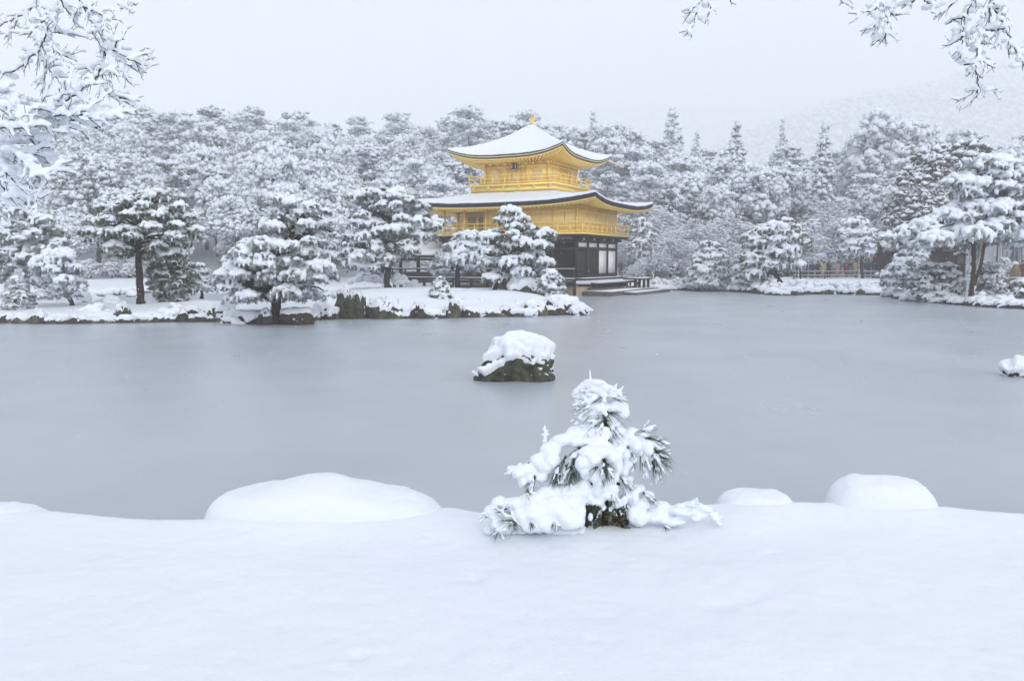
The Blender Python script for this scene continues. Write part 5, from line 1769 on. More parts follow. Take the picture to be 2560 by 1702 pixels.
        mb.grid(G[:, ::-1] - np.array([0, 0, .006]))
        part('canopy', mb, M['cloth_' + col], ur, True, world=False)
        mb = MB()
        for k in range(n):
            mb.tube([G[i, k * 4] - np.array([0, 0, .014]) for i in range(8)], .006, 4)
        part('rib', mb, M['cloth_charcoal'], ur, False, world=False)
    return root

VIS = [('visitor in a dark teal coat, leftmost behind the rail', 1994, 80.6, 'teal', 1.62, 0.3, None, False, 'charcoal'),
       ('visitor in a black hooded coat next to the teal coat', 2012, 81.0, 'black', 1.68, -.2, None, True, 'black'),
       ('visitor in a navy jacket behind the left end of the rail', 2029, 80.4, 'navy', 1.64, .1, None, False, 'black'),
       ('visitor in dark brown under a pale lilac umbrella', 2044, 81.2, 'brown', 1.66, .2, ('lilac', 'pale lilac umbrella held over the dark brown coat', .62, 1.15), False, 'charcoal'),
       ('visitor in a cream beige coat in the middle of the rail', 2058, 80.3, 'beige', 1.58, 3.0, None, False, 'beige'),
       ('visitor in a charcoal coat under a deep blue umbrella', 2071, 81.0, 'charcoal', 1.66, -.3, ('blue', 'deep blue umbrella above the charcoal coat', .42, 1.2), False, 'black'),
       ('visitor in a dusty pink coat behind the rail', 2093, 80.3, 'pink', 1.56, .2, None, False, 'pink'),
       ('visitor in a maroon jacket behind the rail', 2116, 80.2, 'maroon', 1.42, -.1, None, False, 'maroon'),
       ('visitor in a khaki coat left of the grey pine trunk', 2138, 80.6, 'khaki', 1.66, .2, None, False, 'khaki'),
       ('visitor in a teal green coat under a red umbrella', 2170, 80.8, 'teal', 1.68, .0, ('red', 'bright red umbrella right of the grey pine trunk', .62, .98), False, 'navy'),
       ('visitor in navy standing right of the red umbrella holder', 2186, 80.5, 'navy', 1.6, .3, None, True, 'black'),
       ('distant visitor in charcoal right beside the pavilion corner', 1551, 87.0, 'charcoal', 1.62, .4, None, True, 'black'),
       ('distant visitor in dark navy by the small clipped pine', 1586, 86.5, 'navy', 1.6, -.2, None, True, 'charcoal'),
       ('distant visitor in dark brown right of the small clipped pine', 1636, 87.5, 'brown', 1.66, .2, None, False, 'maroon'),
       ('visitor in dark brown at the right edge beside the straw wrapped plant', 2556, 57.6, 'brown', 1.66, .1, None, True, 'black')]
for k, (lb, px, Y, coat, H, fc, um, hd, tr_) in enumerate(VIS):
    person(lb, px, Y, coat, H, k, fc, um, hd, tr_)

# straw wrapped plant at the right edge
p = at(2538, 690, 57.0)
z = gz_at(p[0], 57.0)
root = thing('straw_wrapped_plant', 'brown straw wrapped winter plant bound with ropes and capped with snow', 'wrapped plant', (p[0], 57.0, z), 0)
mb = MB()
mb.tube([(p[0], 57, z - .2), (p[0], 57, z + .5), (p[0], 57, z + 1.0), (p[0], 57, z + 1.25), (p[0], 57, z + 1.45)], [.30, .33, .30, .2, .09], 14)
part('straw_wrap', mb, M['straw'], root, True)
for q in np.linspace(.15, 1.1, 6):
    mb = MB()
    th = np.linspace(0, 2 * math.pi, 17)
    r = np.interp(q, [0, .5, 1.0, 1.25], [.315, .34, .31, .21])
    mb.tube(np.stack([p[0] + r * np.cos(th), 57 + r * np.sin(th), 0 * th + z + q], -1), .018, 5)
    part('rope', mb, M['fence_wood'], root, True)
mb = MB()
mb.blobs([(p[0], 57, z + 1.48), (p[0] - .05, 57, z + 1.56)], np.array([[.16, .16, .10], [.09, .09, .09]]), 2, .08)
part('snow', mb, M['snow'], root, True)

# garden hut under the long boughs, its dark wall and snowy roof glimpsed between them
a, b = at(2195, 640, 79), at(2420, 640, 79)
z = gz_at((a[0] + b[0]) / 2, 79)
root = thing('garden_hut', 'dark wooden garden hut with a snowy roof behind the sweeping pine boughs', 'hut', ((a[0] + b[0]) / 2, 79, z), 0)
mb = MB()
mb.box(a[0] + 1.0, b[0] - .2, 79.0, 82.5, z - .4, z + 2.75)
part('wall', mb, M['dark_wood'], root)
mb = MB()
for x in np.linspace(a[0] + 1.2, b[0] - .4, 5):
    mb.box(x - .08, x + .08, 78.9, 78.99, z - .4, z + 2.75)
part('post', mb, M['dark_wood'], root)
def slope_roof(x0, x1, y0, y1, ze, zr, th):
    mb = MB()
    ym_ = (y0 + y1) / 2
    prof = [(y0, ze), ((y0 + ym_) / 2, ze + (zr - ze) * .45), (ym_, zr), ((y1 + ym_) / 2, ze + (zr - ze) * .45), (y1, ze)]
    ring = prof + [(y, zz - th) for y, zz in prof[::-1]]
    V = [(x, y, zz) for x in (x0, x1) for y, zz in ring]
    n = len(ring)
    mb.add(V, [np.array([[i, (i + 1) % n, n + (i + 1) % n, n + i] for i in range(n)]), np.array([list(range(n))[::-1]]), np.array([[n + i for i in range(n)]])])
    return mb
rf = part('roof', slope_roof(a[0] - .1, b[0] + .6, 78.0, 83.6, z + 2.85, z + 4.2, .16), M['black_shingle'], root)
part('snow', slope_roof(a[0] - .05, b[0] + .55, 78.05, 83.55, z + 3.06, z + 4.42, .205), M['snow'], rf)

def notice_board(label, px, pytop, Y, w):
    t = at(px, pytop, Y)
    zg = gz_at(t[0], Y)
    root = thing('notice_board', label, 'notice board', (t[0], Y, zg), 0, 'roofed notice boards by the hut')
    h = t[2] - zg
    for s in (-1, 1):
        mb = MB()
        mb.box(t[0] + s * w * .36 - .05, t[0] + s * w * .36 + .05, Y - .05, Y + .05, zg - .4, zg + h - .22)
        part('post', mb, M['dark_wood'], root)
    mb = MB()
    mb.box(t[0] - w * .34, t[0] + w * .34, Y - .03, Y + .03, zg + h - 1.0, zg + h - .3)
    part('board', mb, M['fence_wood'], root)
    def chev(z0, th, e):
        mb = MB()
        ring = [(-w / 2 - e, -.22), (0, 0), (w / 2 + e, -.22), (w / 2 + e, -.22 - th), (0, -th), (-w / 2 - e, -.22 - th)]
        V = [(t[0] + x, Y + yy, zg + h + z0 + zz) for yy in (-.3 - e, .3 + e) for x, zz in ring]
        mb.add(V, [np.array([[i, (i + 1) % 6, 6 + (i + 1) % 6, 6 + i] for i in range(6)]), np.array([[5, 4, 1, 0], [4, 3, 2, 1]]), np.array([[6, 7, 10, 11], [7, 8, 9, 10]])])
        return mb
    r = part('roof', chev(-.10, .06, 0), M['dark_wood'], root)
    part('snow', chev(0, .096, -.015), M['snow'], r)
notice_board('roofed notice board showing a white chevron of snow before the dark hut', 2369, 600, 72, 1.15)
notice_board('second lower roofed board with snow just left of the twin red stems', 2402, 627, 68, .95)
# ------------------------------------------------------------------ little pine on the near bank
def hero():
    rg = np.random.default_rng(42)
    Y0 = 5.0
    Z = lambda x, y: (1180 + x / 3.409, 900 + y / 3.409)          # enlarged-view units -> photo pixels
    s = Y0 / FPX / 3.409                                           # metres per enlarged-view unit
    def P(x, y, dy=0.0):
        return at(*Z(x, y), Y0 + dy)
    b = P(1150, 1440)
    root = thing('young_pine', 'little snow smothered pine standing on the near bank in the foreground', 'pine tree', tuple(b), 0)
    S, N, T, F_, HP = MB(), MB(), MB(), MB(), MB()       # HP: the heavy heaps, S: snow along needles and twigs
    # woody parts
    def wood(pts, r0, r1):
        T.tube([P(*p) for p in pts], np.linspace(r0, r1, len(pts)), 8)
    wood([(1120, 1500, .05), (1130, 1300, .05), (1140, 1000, .08), (1145, 700, .06), (1138, 540, .02), (1134, 400, 0), (1130, 290, 0), (1128, 230, 0)], .028, .006)
    wood([(1140, 640, .05), (1000, 610, .02), (800, 680, -.02), (600, 790, -.05), (400, 930, -.05)], .014, .005)
    wood([(1145, 660, .05), (1240, 690, .05), (1400, 720, .05), (1580, 770, .02)], .011, .004)
    wood([(1140, 1000, .05), (900, 1090, -.05), (500, 1180, -.10), (200, 1300, -.12)], .016, .005)
    wood([(1145, 1020, .05), (1300, 1070, .1), (1560, 1180, .1)], .011, .004)
    wood([(1140, 760, .03), (1110, 840, -.12), (1130, 960, -.2)], .010, .004)
    wood([(970, 1480, 0), (985, 1330, -.02), (960, 1210, -.02)], .012, .008)
    wood([(1290, 1440, .02), (1250, 1300, 0), (1180, 1200, 0)], .010, .006)
    wood([(625, 730, .02), (622, 640, .02), (620, 560, .02)], .005, .003)
    def lump(x, y, rx, ry, dy=0.0, rz=None, n=10, rough=.45):
        """a heap of snow: one core and smaller knobs on its skin"""
        c = P(x, y, dy)
        R = np.array([rx * s, (rz or (rx * .8)) * s, ry * s])
        HP.blobs([c], R[None] * .92, 3, .02, rg=rg)
        u = rg.normal(0, 1, (n, 3))
        u /= np.linalg.norm(u, axis=1)[:, None]
        u[:, 2] = np.abs(u[:, 2]) * .8 - .15
        n = max(3, n // 2)
        u = u[:n]
        HP.blobs(c + u * R * .66, np.abs(R)[None] * rg.uniform(.30, .55, (n, 1)) * np.array([1, 1, .8]), 2, .06, rg=rg)
    def needles(x, y, dx, dy_, n, ln, spread, depth=0.0, mb=N, snowy=0.0, w=.0011, start=0.0):
        """a tuft of long needles at (x,y) leaning to (dx,dy_) in the picture, some carrying snow"""
        c = P(x, y, depth)
        base = np.array([dx, 0.0, -dy_], float)
        base /= np.linalg.norm(base) + 1e-9
        D = base + rg.normal(0, spread, (n, 3))
        D /= np.linalg.norm(D, axis=1)[:, None]
        L = ln * s * rg.uniform(.65, 1.05, n)
        for d, l in zip(D, L):
            o = c + d * l * start + rg.normal(0, .004, 3)
            t = np.linspace(0, 1, 5)[:, None]
            pts = o + d * l * t + np.array([0, 0, -.36 * l]) * t ** 2
            mb.tube(pts, np.array([1, 1, .9, .7, .3]) * w, 3, cap=False)
            if rg.uniform() < snowy:
                k = int(rg.integers(3, 6))
                tt = np.sort(rg.uniform(.15, 1.0, k))
                Cc = o + d * l * tt[:, None] + np.array([0, 0, -.36 * l]) * tt[:, None] ** 2 + np.array([0, 0, .0035])
                rot = frame(d)
                q = rg.uniform(.0045, .0085, k)
                S.blobs(Cc, np.stack([q, q * .95, q * rg.uniform(2.0, 4.0, k)], 1), 1, .08, rot=np.repeat(rot[None], k, 0), rg=rg)
    def frame(d):
        a = np.cross(d, [0.3, .5, .8])
        a /= np.linalg.norm(a)
        return np.stack([a, np.cross(d, a), d], 1)
    # crown tuft, leaning to the left
    for (x, y, rx, ry) in [(960, 230, 80, 46), (1010, 190, 75, 32), (900, 300, 56, 42), (960, 350, 70, 40), (1150, 230, 66, 34), (1050, 240, 100, 50), (930, 260, 70, 40), (1080, 190, 80, 36), (1200, 300, 50, 26), (980, 290, 70, 36), (1060, 340, 66, 34)]:
        lump(x, y, rx * .98, ry * .95, rg.uniform(-.05, .05), rz=70, n=8)
    for a in np.linspace(-178, -110, 11):
        needles(1128, 300, math.cos(math.radians(a)), math.sin(math.radians(a)) * .42, 8, 270, .15, rg.uniform(-.03, .0), snowy=.75)
    for a in np.linspace(-60, -8, 5):
        needles(1128, 290, math.cos(math.radians(a)), math.sin(math.radians(a)) * .6, 6, 180, .16, rg.uniform(-.03, .0), snowy=.6)
    needles(1130, 300, -1, .10, 40, 300, .20, -.02, snowy=.75)
    needles(1130, 380, -1, .18, 26, 290, .20, -.02, snowy=.75)
    needles(1130, 290, .9, -.05, 24, 190, .25, -.02, snowy=.45)
    needles(1130, 330, 0, -1, 6, 190, .16, 0, snowy=.1)
    S.tube([P(1010, 170), P(1005, 110), P(1000, 70)], [.010, .006, .002], 6)
    for (x, y, rx, ry) in [(1120, 300, 40, 30), (1128, 350, 34, 22), (1125, 250, 50, 34), (1140, 462, 26, 26), (1138, 585, 46, 30)]:
        lump(x, y, rx, ry, -.05, rz=30, n=6)
    # second tier
    for (x, y, rx, ry) in [(1000, 440, 95, 55), (1080, 400, 80, 42), (1230, 400, 85, 46), (950, 490, 50, 36), (1060, 500, 60, 36), (1290, 450, 46, 42), (1180, 470, 60, 40), (1000, 540, 70, 36), (1210, 540, 56, 34), (1240, 600, 56, 40)]:
        lump(x, y, rx * 1.25, ry * 1.3, rg.uniform(-.04, .05), rz=85, n=10)
    needles(1140, 450, 1, .05, 26, 210, .30, -.03, snowy=.35)
    needles(1145, 520, .6, .7, 22, 190, .35, -.02, snowy=.3)
    needles(1140, 480, -1, .45, 26, 230, .28, -.03, snowy=.5)
    needles(1180, 560, .35, 1, 18, 180, .3, .0, snowy=.2)
    needles(1110, 540, -.4, 1, 14, 100, .3, -.05, snowy=.2)
    # big shoulder sweeping to the left
    for (x, y, rx, ry, d) in [(1040, 600, 120, 62, .0), (900, 610, 110, 62, .0), (780, 680, 110, 66, -.02), (670, 760, 105, 66, -.04), (900, 690, 95, 60, -.05), (570, 850, 90, 66, -.05), (470, 930, 88, 56, -.05), (400, 960, 66, 58, -.06), (620, 900, 80, 76, -.08), (680, 850, 75, 75, -.09), (430, 1040, 48, 60, -.06), (590, 990, 60, 60, -.07), (1130, 630, 70, 60, -.02), (1060, 700, 110, 66, -.07), (1140, 760, 90, 66, -.09), (500, 1000, 50, 55, -.06)]:
        lump(x, y, rx, ry, d, rz=85, n=14)
    needles(915, 745, -.35, 1, 60, 300, .20, -.11, snowy=.25)
    needles(880, 770, -.5, 1, 46, 300, .22, -.10, snowy=.3)
    needles(800, 820, -.2, 1, 40, 240, .25, -.10, snowy=.2)
    needles(735, 900, -.3, 1, 40, 170, .25, -.12, snowy=.1)
    needles(850, 900, 0, 1, 36, 170, .28, -.08, snowy=.1)
    needles(535, 990, -.5, 1, 46, 170, .2, -.11, snowy=.2)
    needles(360, 920, -1, .1, 26, 90, .5, -.05, snowy=.6)
    # right hand bough with bare hanging needles
    for (x, y, rx, ry, d) in [(1370, 600, 60, 36, .02), (1440, 640, 80, 46, .02), (1340, 650, 66, 42, 0), (1510, 700, 62, 46, 0), (1580, 680, 62, 36, .02), (1400, 730, 52, 60, -.03), (1300, 690, 60, 40, .0), (1230, 690, 60, 40, .0), (1500, 770, 44, 40, -.02), (1600, 740, 50, 30, 0)]:
        lump(x, y, rx * 1.12, ry * 1.1, d, rz=70, n=10)
    for (x, y, dx, dy_, n, l) in [(1330, 720, .3, 1, 44, 170), (1440, 760, .35, 1, 50, 190), (1540, 800, .35, 1, 60, 190), (1540, 780, 1, .55, 56, 210), (1480, 660, 1, .1, 34, 220), (1450, 600, .8, -.35, 26, 150), (1380, 640, .8, -.6, 16, 150), (1530, 740, 1, .25, 40, 200), (1250, 720, -.1, 1, 16, 120)]:
        needles(x, y, dx, dy_, n, l, .20, -.02, snowy=.22)
    # front heap with a dark hole
    for (x, y, rx, ry, d) in [(1000, 790, 105, 60, -.14), (1100, 780, 95, 56, -.14), (940, 880, 80, 80, -.15), (1210, 830, 80, 70, -.12), (1240, 900, 60, 80, -.10), (980, 960, 75, 70, -.15), (1060, 990, 70, 70, -.15), (1180, 1010, 75, 60, -.12), (1100, 1070, 70, 80, -.14), (1200, 1090, 62, 60, -.10), (1060, 1120, 50, 70, -.12), (1040, 850, 60, 50, -.17), (1260, 760, 60, 56, -.06), (1010, 880, 60, 60, -.16)]:
        lump(x, y, rx, ry, d, rz=70, n=14)
    needles(1130, 880, .2, 1, 46, 130, .35, -.19, snowy=.05, w=.0016)
    needles(1150, 930, .6, .8, 26, 100, .3, -.19, snowy=.1)
    needles(1070, 910, -.9, .5, 18, 120, .3, -.19, snowy=.2)
    needles(1130, 990, .0, 1, 20, 90, .3, -.18, snowy=.1)
    needles(1190, 1120, .2, 1, 26, 150, .25, -.12, snowy=.2)
    needles(1270, 1000, .8, .7, 26, 140, .3, -.06, snowy=.3)
    needles(1300, 1120, .2, 1, 18, 140, .2, -.06, snowy=.2)
    for (x, y, rx, ry, d) in [(1240, 750, 70, 56, -.04), (1300, 800, 62, 60, -.02), (1320, 880, 56, 66, .0), (1290, 960, 56, 66, -.02), (1310, 1060, 60, 56, -.02), (1300, 1150, 60, 60, -.02), (1130, 1150, 64, 50, -.12), (1090, 1210, 50, 40, -.11), (1190, 1160, 60, 46, -.10), (1240, 1230, 50, 40, -.07), (1030, 1190, 60, 50, -.11), (880, 1000, 80, 70, -.04), (780, 960, 70, 80, .0), (700, 1000, 80, 70, .0), (960, 1050, 60, 60, -.1), (1150, 930, 40, 30, -.08)]:
        lump(x, y, rx, ry, d, rz=60, n=10)
    # lower left heap
    for (x, y, rx, ry, d) in [(820, 1120, 160, 80, -.10), (660, 1130, 130, 76, -.10), (520, 1190, 130, 76, -.12), (370, 1220, 110, 66, -.12), (230, 1220, 80, 66, -.13), (160, 1290, 66, 60, -.14), (850, 1230, 130, 120, -.12), (700, 1280, 130, 110, -.14), (540, 1320, 130, 100, -.15), (400, 1350, 110, 90, -.15), (280, 1420, 90, 55, -.16), (820, 1370, 120, 90, -.16), (640, 1400, 110, 70, -.17), (210, 1380, 66, 70, -.16), (950, 1120, 70, 70, -.10), (930, 1330, 40, 110, -.13), (500, 1420, 90, 50, -.17)]:
        lump(x, y, rx, ry, d, rz=90, n=8)
    for x in range(150, 930, 70):
        lump(x, 1440 + 8 * math.sin(x), 60, 46, -.06, rz=110, n=4)
    needles(370, 1370, -.55, -.75, 36, 170, .28, -.24, snowy=.15, w=.0014)
    needles(360, 1370, .1, 1, 22, 90, .5, -.24, snowy=.1, w=.0014)
    needles(330, 1390, -1, .1, 18, 130, .4, -.23, snowy=.3)
    needles(250, 1290, -.3, -1, 14, 110, .35, -.23, snowy=.3)
    needles(130, 1330, -1, .1, 16, 90, .35, -.2, snowy=.5)
    needles(230, 1440, -.5, .5, 18, 90, .5, -.22, snowy=.3)
    for (x, y) in [(500, 1390), (480, 1120), (720, 1385), (690, 1400)]:
        needles(x, y, .3, .6, 16, 60, .6, -.25, snowy=.2, w=.0014)
    # lower right
    for (x, y, rx, ry, d) in [(1330, 1040, 50, 36, .02), (1420, 1090, 70, 42, .04), (1500, 1140, 66, 36, .05), (1370, 1170, 60, 80, .0), (1440, 1220, 110, 60, .05), (1600, 1240, 110, 44, .08), (1360, 1300, 50, 100, .02), (1420, 1340, 90, 90, .02), (1560, 1330, 130, 66, .05), (1720, 1270, 80, 40, .06), (1700, 1370, 120, 40, .04)]:
        lump(x, y, rx, ry, d, rz=80, n=12)
    needles(1460, 1130, .8, .45, 30, 150, .2, .0, snowy=.3)
    needles(1330, 1050, .3, -.9, 12, 90, .3, .0, snowy=.5)
    needles(1640, 1420, .4, .2, 16, 60, .6, -.06, snowy=.1)
    # frosted prostrate sprig at the far right
    for (x, y) in [(1780, 1240), (1850, 1220), (1920, 1240), (1990, 1270), (1880, 1290), (1960, 1320), (2040, 1320), (1830, 1300), (2080, 1350), (1910, 1345), (1760, 1290)]:
        lump(x, y, 58, 32, .04, rz=55, n=16)
    needles(1900, 1230, 0, -1, 18, 60, .45, .03, snowy=.9)
    needles(2060, 1330, 1, .0, 20, 70, .4, .03, snowy=.9)
    # single snow coated leader on the left
    S.tube([P(625, 735, .02), P(625, 640, .02), P(622, 545, .02)], [.017, .011, .004], 7)
    S.blobs([P(x, y, .02) for x, y in [(605, 585), (645, 600), (600, 635), (652, 632), (622, 570), (620, 690), (628, 610)]], np.array([.008, .007, .009, .008, .008, .017, .012]), 2, .1, rg=rg)
    # snow fringe round the dark hollow at the foot
    for (x, y, rx, ry) in [(1010, 1180, 40, 36), (1090, 1190, 44, 46), (1180, 1170, 50, 40), (1230, 1190, 30, 36), (1120, 1250, 24, 40), (1010, 1330, 34, 48), (1300, 1200, 36, 60), (1180, 1270, 20, 30)]:
        lump(x, y, rx, ry, -.09, rz=30, n=6)
    # dark broad leaves in the hollow
    n = 190
    C = np.array([P(rg.uniform(965, 1345), rg.uniform(1215, 1440), rg.uniform(-.02, .16)) for _ in range(n)])
    D = rg.normal(0, 1, (n, 3)); D /= np.linalg.norm(D, axis=1)[:, None]
    E = np.cross(D, rg.normal(0, 1, (n, 3))); E /= np.linalg.norm(E, axis=1)[:, None]
    l = rg.uniform(.022, .048, (n, 1))
    for sgn in (-1, 1):
        F_.tris(C - D * l, C + E * l * .42 * sgn, C + D * l)
    part('trunk', T, M['red_bark'], root, True)
    part('needles', N, M['hero_needles'], root, True)
    part('low_leaves', F_, M['green_needles'], root)
    part('dry_leaf', leafs(P, rg), M['dry_leaf'], root)
    V1, F1 = remesh(*HP.arrays(), .0085, 9, .5, .012, 13, 3)
    V1 = V1 + fbm(V1 * 50, 3, 5)[:, None] * .0045
    V2, F2 = remesh(*S.arrays(), .0056, 1, .5, .004, 40, 4)
    mbs = MB()
    mbs.add(V1, F1)
    mbs.add(V2, F2)
    part('snow', mbs, M['snow'], root, True)
def leafs(P, rg):
    mb = MB()
    for _ in range(26):
        c = P(rg.uniform(1170, 1330), rg.uniform(1310, 1420), rg.uniform(.0, .08))
        d = rg.normal(0, 1, 3); d /= np.linalg.norm(d)
        e = np.cross(d, rg.normal(0, 1, 3)); e /= np.linalg.norm(e)
        mb.add([c - d * .022, c + e * .010, c + d * .022, c - e * .010], np.array([[0, 1, 2, 3]]))
    return mb
hero()

# ------------------------------------------------------------------ snow laden twigs hanging into the frame
def branch(label, stems, Y, seed, r0=.0036, snow=1.0, twig_len=(.05, .13), twig_step=.034, webs=(), group='snow laden twigs hanging into the frame', fat=1.0):
    """stems: list of photo-pixel polylines; twigs and snow grow along them"""
    rg = np.random.default_rng(seed)
    first = at(*stems[0][0], Y)
    root = thing('snowy_branch', label, 'branch', tuple(first), 0, group)
    T, S = MB(), MB()
    segs = []
    def put(pts, r_a, r_b, lev):
        pts = np.asarray(pts)
        T.tube(pts, np.linspace(r_a, r_b, len(pts)), 6 if lev == 0 else 4, cap=False)
        segs.append((pts, lev))
    def twigs(pts, lev):
        d = np.linalg.norm(np.diff(pts, axis=0), axis=1)
        cum = np.concatenate([[0], np.cumsum(d)])
        L = cum[-1]
        pos = rg.uniform(0.01, twig_step)
        sgn = 1
        while pos < L:
            i = min(np.searchsorted(cum, pos) - 1, len(pts) - 2)
            i = max(i, 0)
            p = pts[i] + (pts[i + 1] - pts[i]) * (pos - cum[i]) / max(d[i], 1e-6)
            t = (pts[i + 1] - pts[i]) / max(d[i], 1e-6)
            sgn = -sgn
            side = np.array([t[2], rg.uniform(-.5, .5), -t[0]]) * sgn
            side /= np.linalg.norm(side) + 1e-9
            dd = t * rg.uniform(.7, 1.0) + side * rg.uniform(.3, .75)
            dd /= np.linalg.norm(dd)
            l = rg.uniform(*twig_len) * (1.0 if lev == 0 else .5) * (1 - .45 * pos / max(L, .05))
            n = 5
            q = [p]
            for k in range(n - 1):
                dd = dd + rg.normal(0, .09, 3) + t * .07
                dd /= np.linalg.norm(dd)
                q.append(q[-1] + dd * l / (n - 1))
            put(q, r0 * (.5 if lev == 0 else .34), r0 * .18, lev + 1)
            if lev == 0 and l > .05: twigs(np.array(q), 1)
            pos += twig_step * rg.uniform(.6, 1.5) * (1 if lev == 0 else .9)
    for k, st in enumerate(stems):
        yy = Y + rg.uniform(-.10, .10)
        P = np.array([at(px, py, yy + .05 * math.sin(j * 1.3 + k)) for j, (px, py) in enumerate(st)])
        tt = np.linspace(0, len(P) - 1, max(6, 5 * len(P)))
        PS = np.stack([np.interp(tt, np.arange(len(P)), P[:, c]) for c in range(3)], 1)
        PS[1:-1] = (PS[:-2] + 2 * PS[1:-1] + PS[2:]) / 4
        PS[1:-1] += rg.normal(0, .0018, PS[1:-1].shape)
        put(PS, r0, r0 * .35, 0)
        twigs(PS, 0)
    up = np.array([0, .22, 1.0])
    for pts, lev in segs:
        d = np.linalg.norm(np.diff(pts, axis=0), axis=1).sum()
        n = max(3, int(d / .0065))
        t = rg.uniform(0, 1, n)
        i = np.minimum((t * (len(pts) - 1)).astype(int), len(pts) - 2)
        f = (t * (len(pts) - 1) - i)[:, None]
        c = pts[i] * (1 - f) + pts[i + 1] * f
        dirn = pts[-1] - pts[0]
        flat = 1 - abs(dirn[2]) / (np.linalg.norm(dirn) + 1e-9)
        q = rg.uniform(.0060, .0105, n) * (1.0, .90, .66)[lev] * snow * fat * (.75 + .5 * flat)
        tap = np.clip(1.25 - t * .75, .35, 1)
        q = q * tap
        keep = rg.uniform(0, 1, n) < (.88 if lev else .62 + .28 * flat)
        if keep.any():
            dn = dirn / (np.linalg.norm(dirn) + 1e-9)
            a_ = np.cross(dn, [0.3, .8, .2]); a_ /= np.linalg.norm(a_)
            rot = np.stack([a_, np.cross(dn, a_), dn], 1)
            S.blobs((c + up * (q * 1.02)[:, None] + rg.normal(0, .002, c.shape))[keep], np.stack([q * .95, q * .95, q * 1.9], 1)[keep], 1, .10, rot=np.repeat(rot[None], int(keep.sum()), 0), rg=rg)
    for (px, py, rx, ry) in webs:
        m = max(2, int(rx * ry / (110 if fat > 1 else 230)))
        th = rg.uniform(0, 2 * math.pi, m)
        rr = np.sqrt(rg.uniform(0, 1, m))
        for a, b_ in zip(th, rr):
            c = at(px + rx * b_ * math.cos(a), py + ry * b_ * math.sin(a), Y + rg.uniform(.02, .16))
            q = rg.uniform(.009, .018) * fat
            S.blobs([c], np.array([[q * 1.7, q * 1.3, q * .85]]), 1, .15, rg=rg)
    # the bough the stems spring from, rising out of the frame to the tree it belongs to
    tops = [at(*st[0], Y) for st in stems if st[0][1] <= 0 or st[0][0] <= 0 or st[0][1] < -20]
    hub = np.mean(tops, 0)
    sd = 1.0 if hub[0] > 0 else -1.0
    out = np.array([sd * .45, -.15, .50]) if hub[2] > 3.2 else np.array([sd * .9, -.2, .35])
    out = out * .6
    end = hub + out + np.array([sd * 1.9, -.5, .30])
    B = MB()
    q_ = hub + out + (end - hub - out) * rg.uniform(0, 1, (90, 1))
    S.blobs(q_ + np.array([0, 0, .055]), np.stack([np.full(90, .034)] * 2 + [np.full(90, .026)], 1), 1, .1, rg=rg)
    B.tube([hub + out * .55, hub + out, (hub + out + end) / 2 + np.array([0, 0, .08]), end], [.009, .016, .024, .034], 7)
    for t_ in tops:
        m_ = (t_ + hub + out) / 2 + np.array([-sd * .05, 0, .06]) + rg.normal(0, .03, 3)
        B.tube([t_, t_ * .6 + m_ * .4 + rg.normal(0, .008, 3), m_, m_ * .4 + (hub + out * .75) * .6 + rg.normal(0, .01, 3), hub + out * .75], [r0 * .95, r0 * 1.1, r0 * 1.5, r0 * 1.9, .009], 6)
        q_ = t_ + (m_ - t_) * rg.uniform(.05, 1, (14, 1))
        S.blobs(q_ + np.array([0, .002, .010]), np.stack([np.full(14, .013)] * 2 + [np.full(14, .010)], 1), 1, .1, rg=rg)
    part('bough', B, M['twig'], root, True)
    part('twigs', T, M['twig'], root, True)
    snow_part(S, .0052, root, 2, .003, 60, seed=seed)
    return root
q3 = lambda L: [(x / 3.014, y / 3.014) for x, y in L]
q8 = lambda L: [(1680 + x / 2.681, y / 2.681) for x, y in L]
w3 = lambda L: [(x / 3.014, y / 3.014, a / 3.014, b / 3.014) for x, y, a, b in L]
w8 = lambda L: [(1680 + x / 2.681, y / 2.681, a / 2.681, b / 2.681) for x, y, a, b in L]
branch('hanging twig with a V shaped fork at the top left, thick with snow', [q3(L) for L in (
    [(275, -60), (275, 5), (310, 90), (330, 150), (360, 205)], [(432, -50), (428, 60), (415, 130), (360, 205)], [(272, 8), (200, 100), (95, 150), (5, 185)], [(330, 155), (240, 240), (205, 290)],
    [(360, 205), (345, 280), (300, 360), (290, 400), (350, 500), (420, 590), (485, 670)], [(300, 380), (220, 440), (150, 520), (20, 560)], [(385, 240), (470, 255), (550, 255)], [(395, 330), (410, 420), (400, 500)], [(100, 180), (100, 230), (45, 280)], [(400, 370), (450, 410), (515, 430)], [(350, 510), (340, 570), (320, 650)], [(455, -30), (480, 60), (580, 150)])],
    3.6, 1, webs=w3([(330, 260, 90, 60), (260, 120, 60, 60), (300, 350, 90, 50), (190, 460, 80, 40), (440, 560, 40, 50), (380, 420, 30, 70), (90, 540, 90, 40), (400, 100, 40, 60)]))
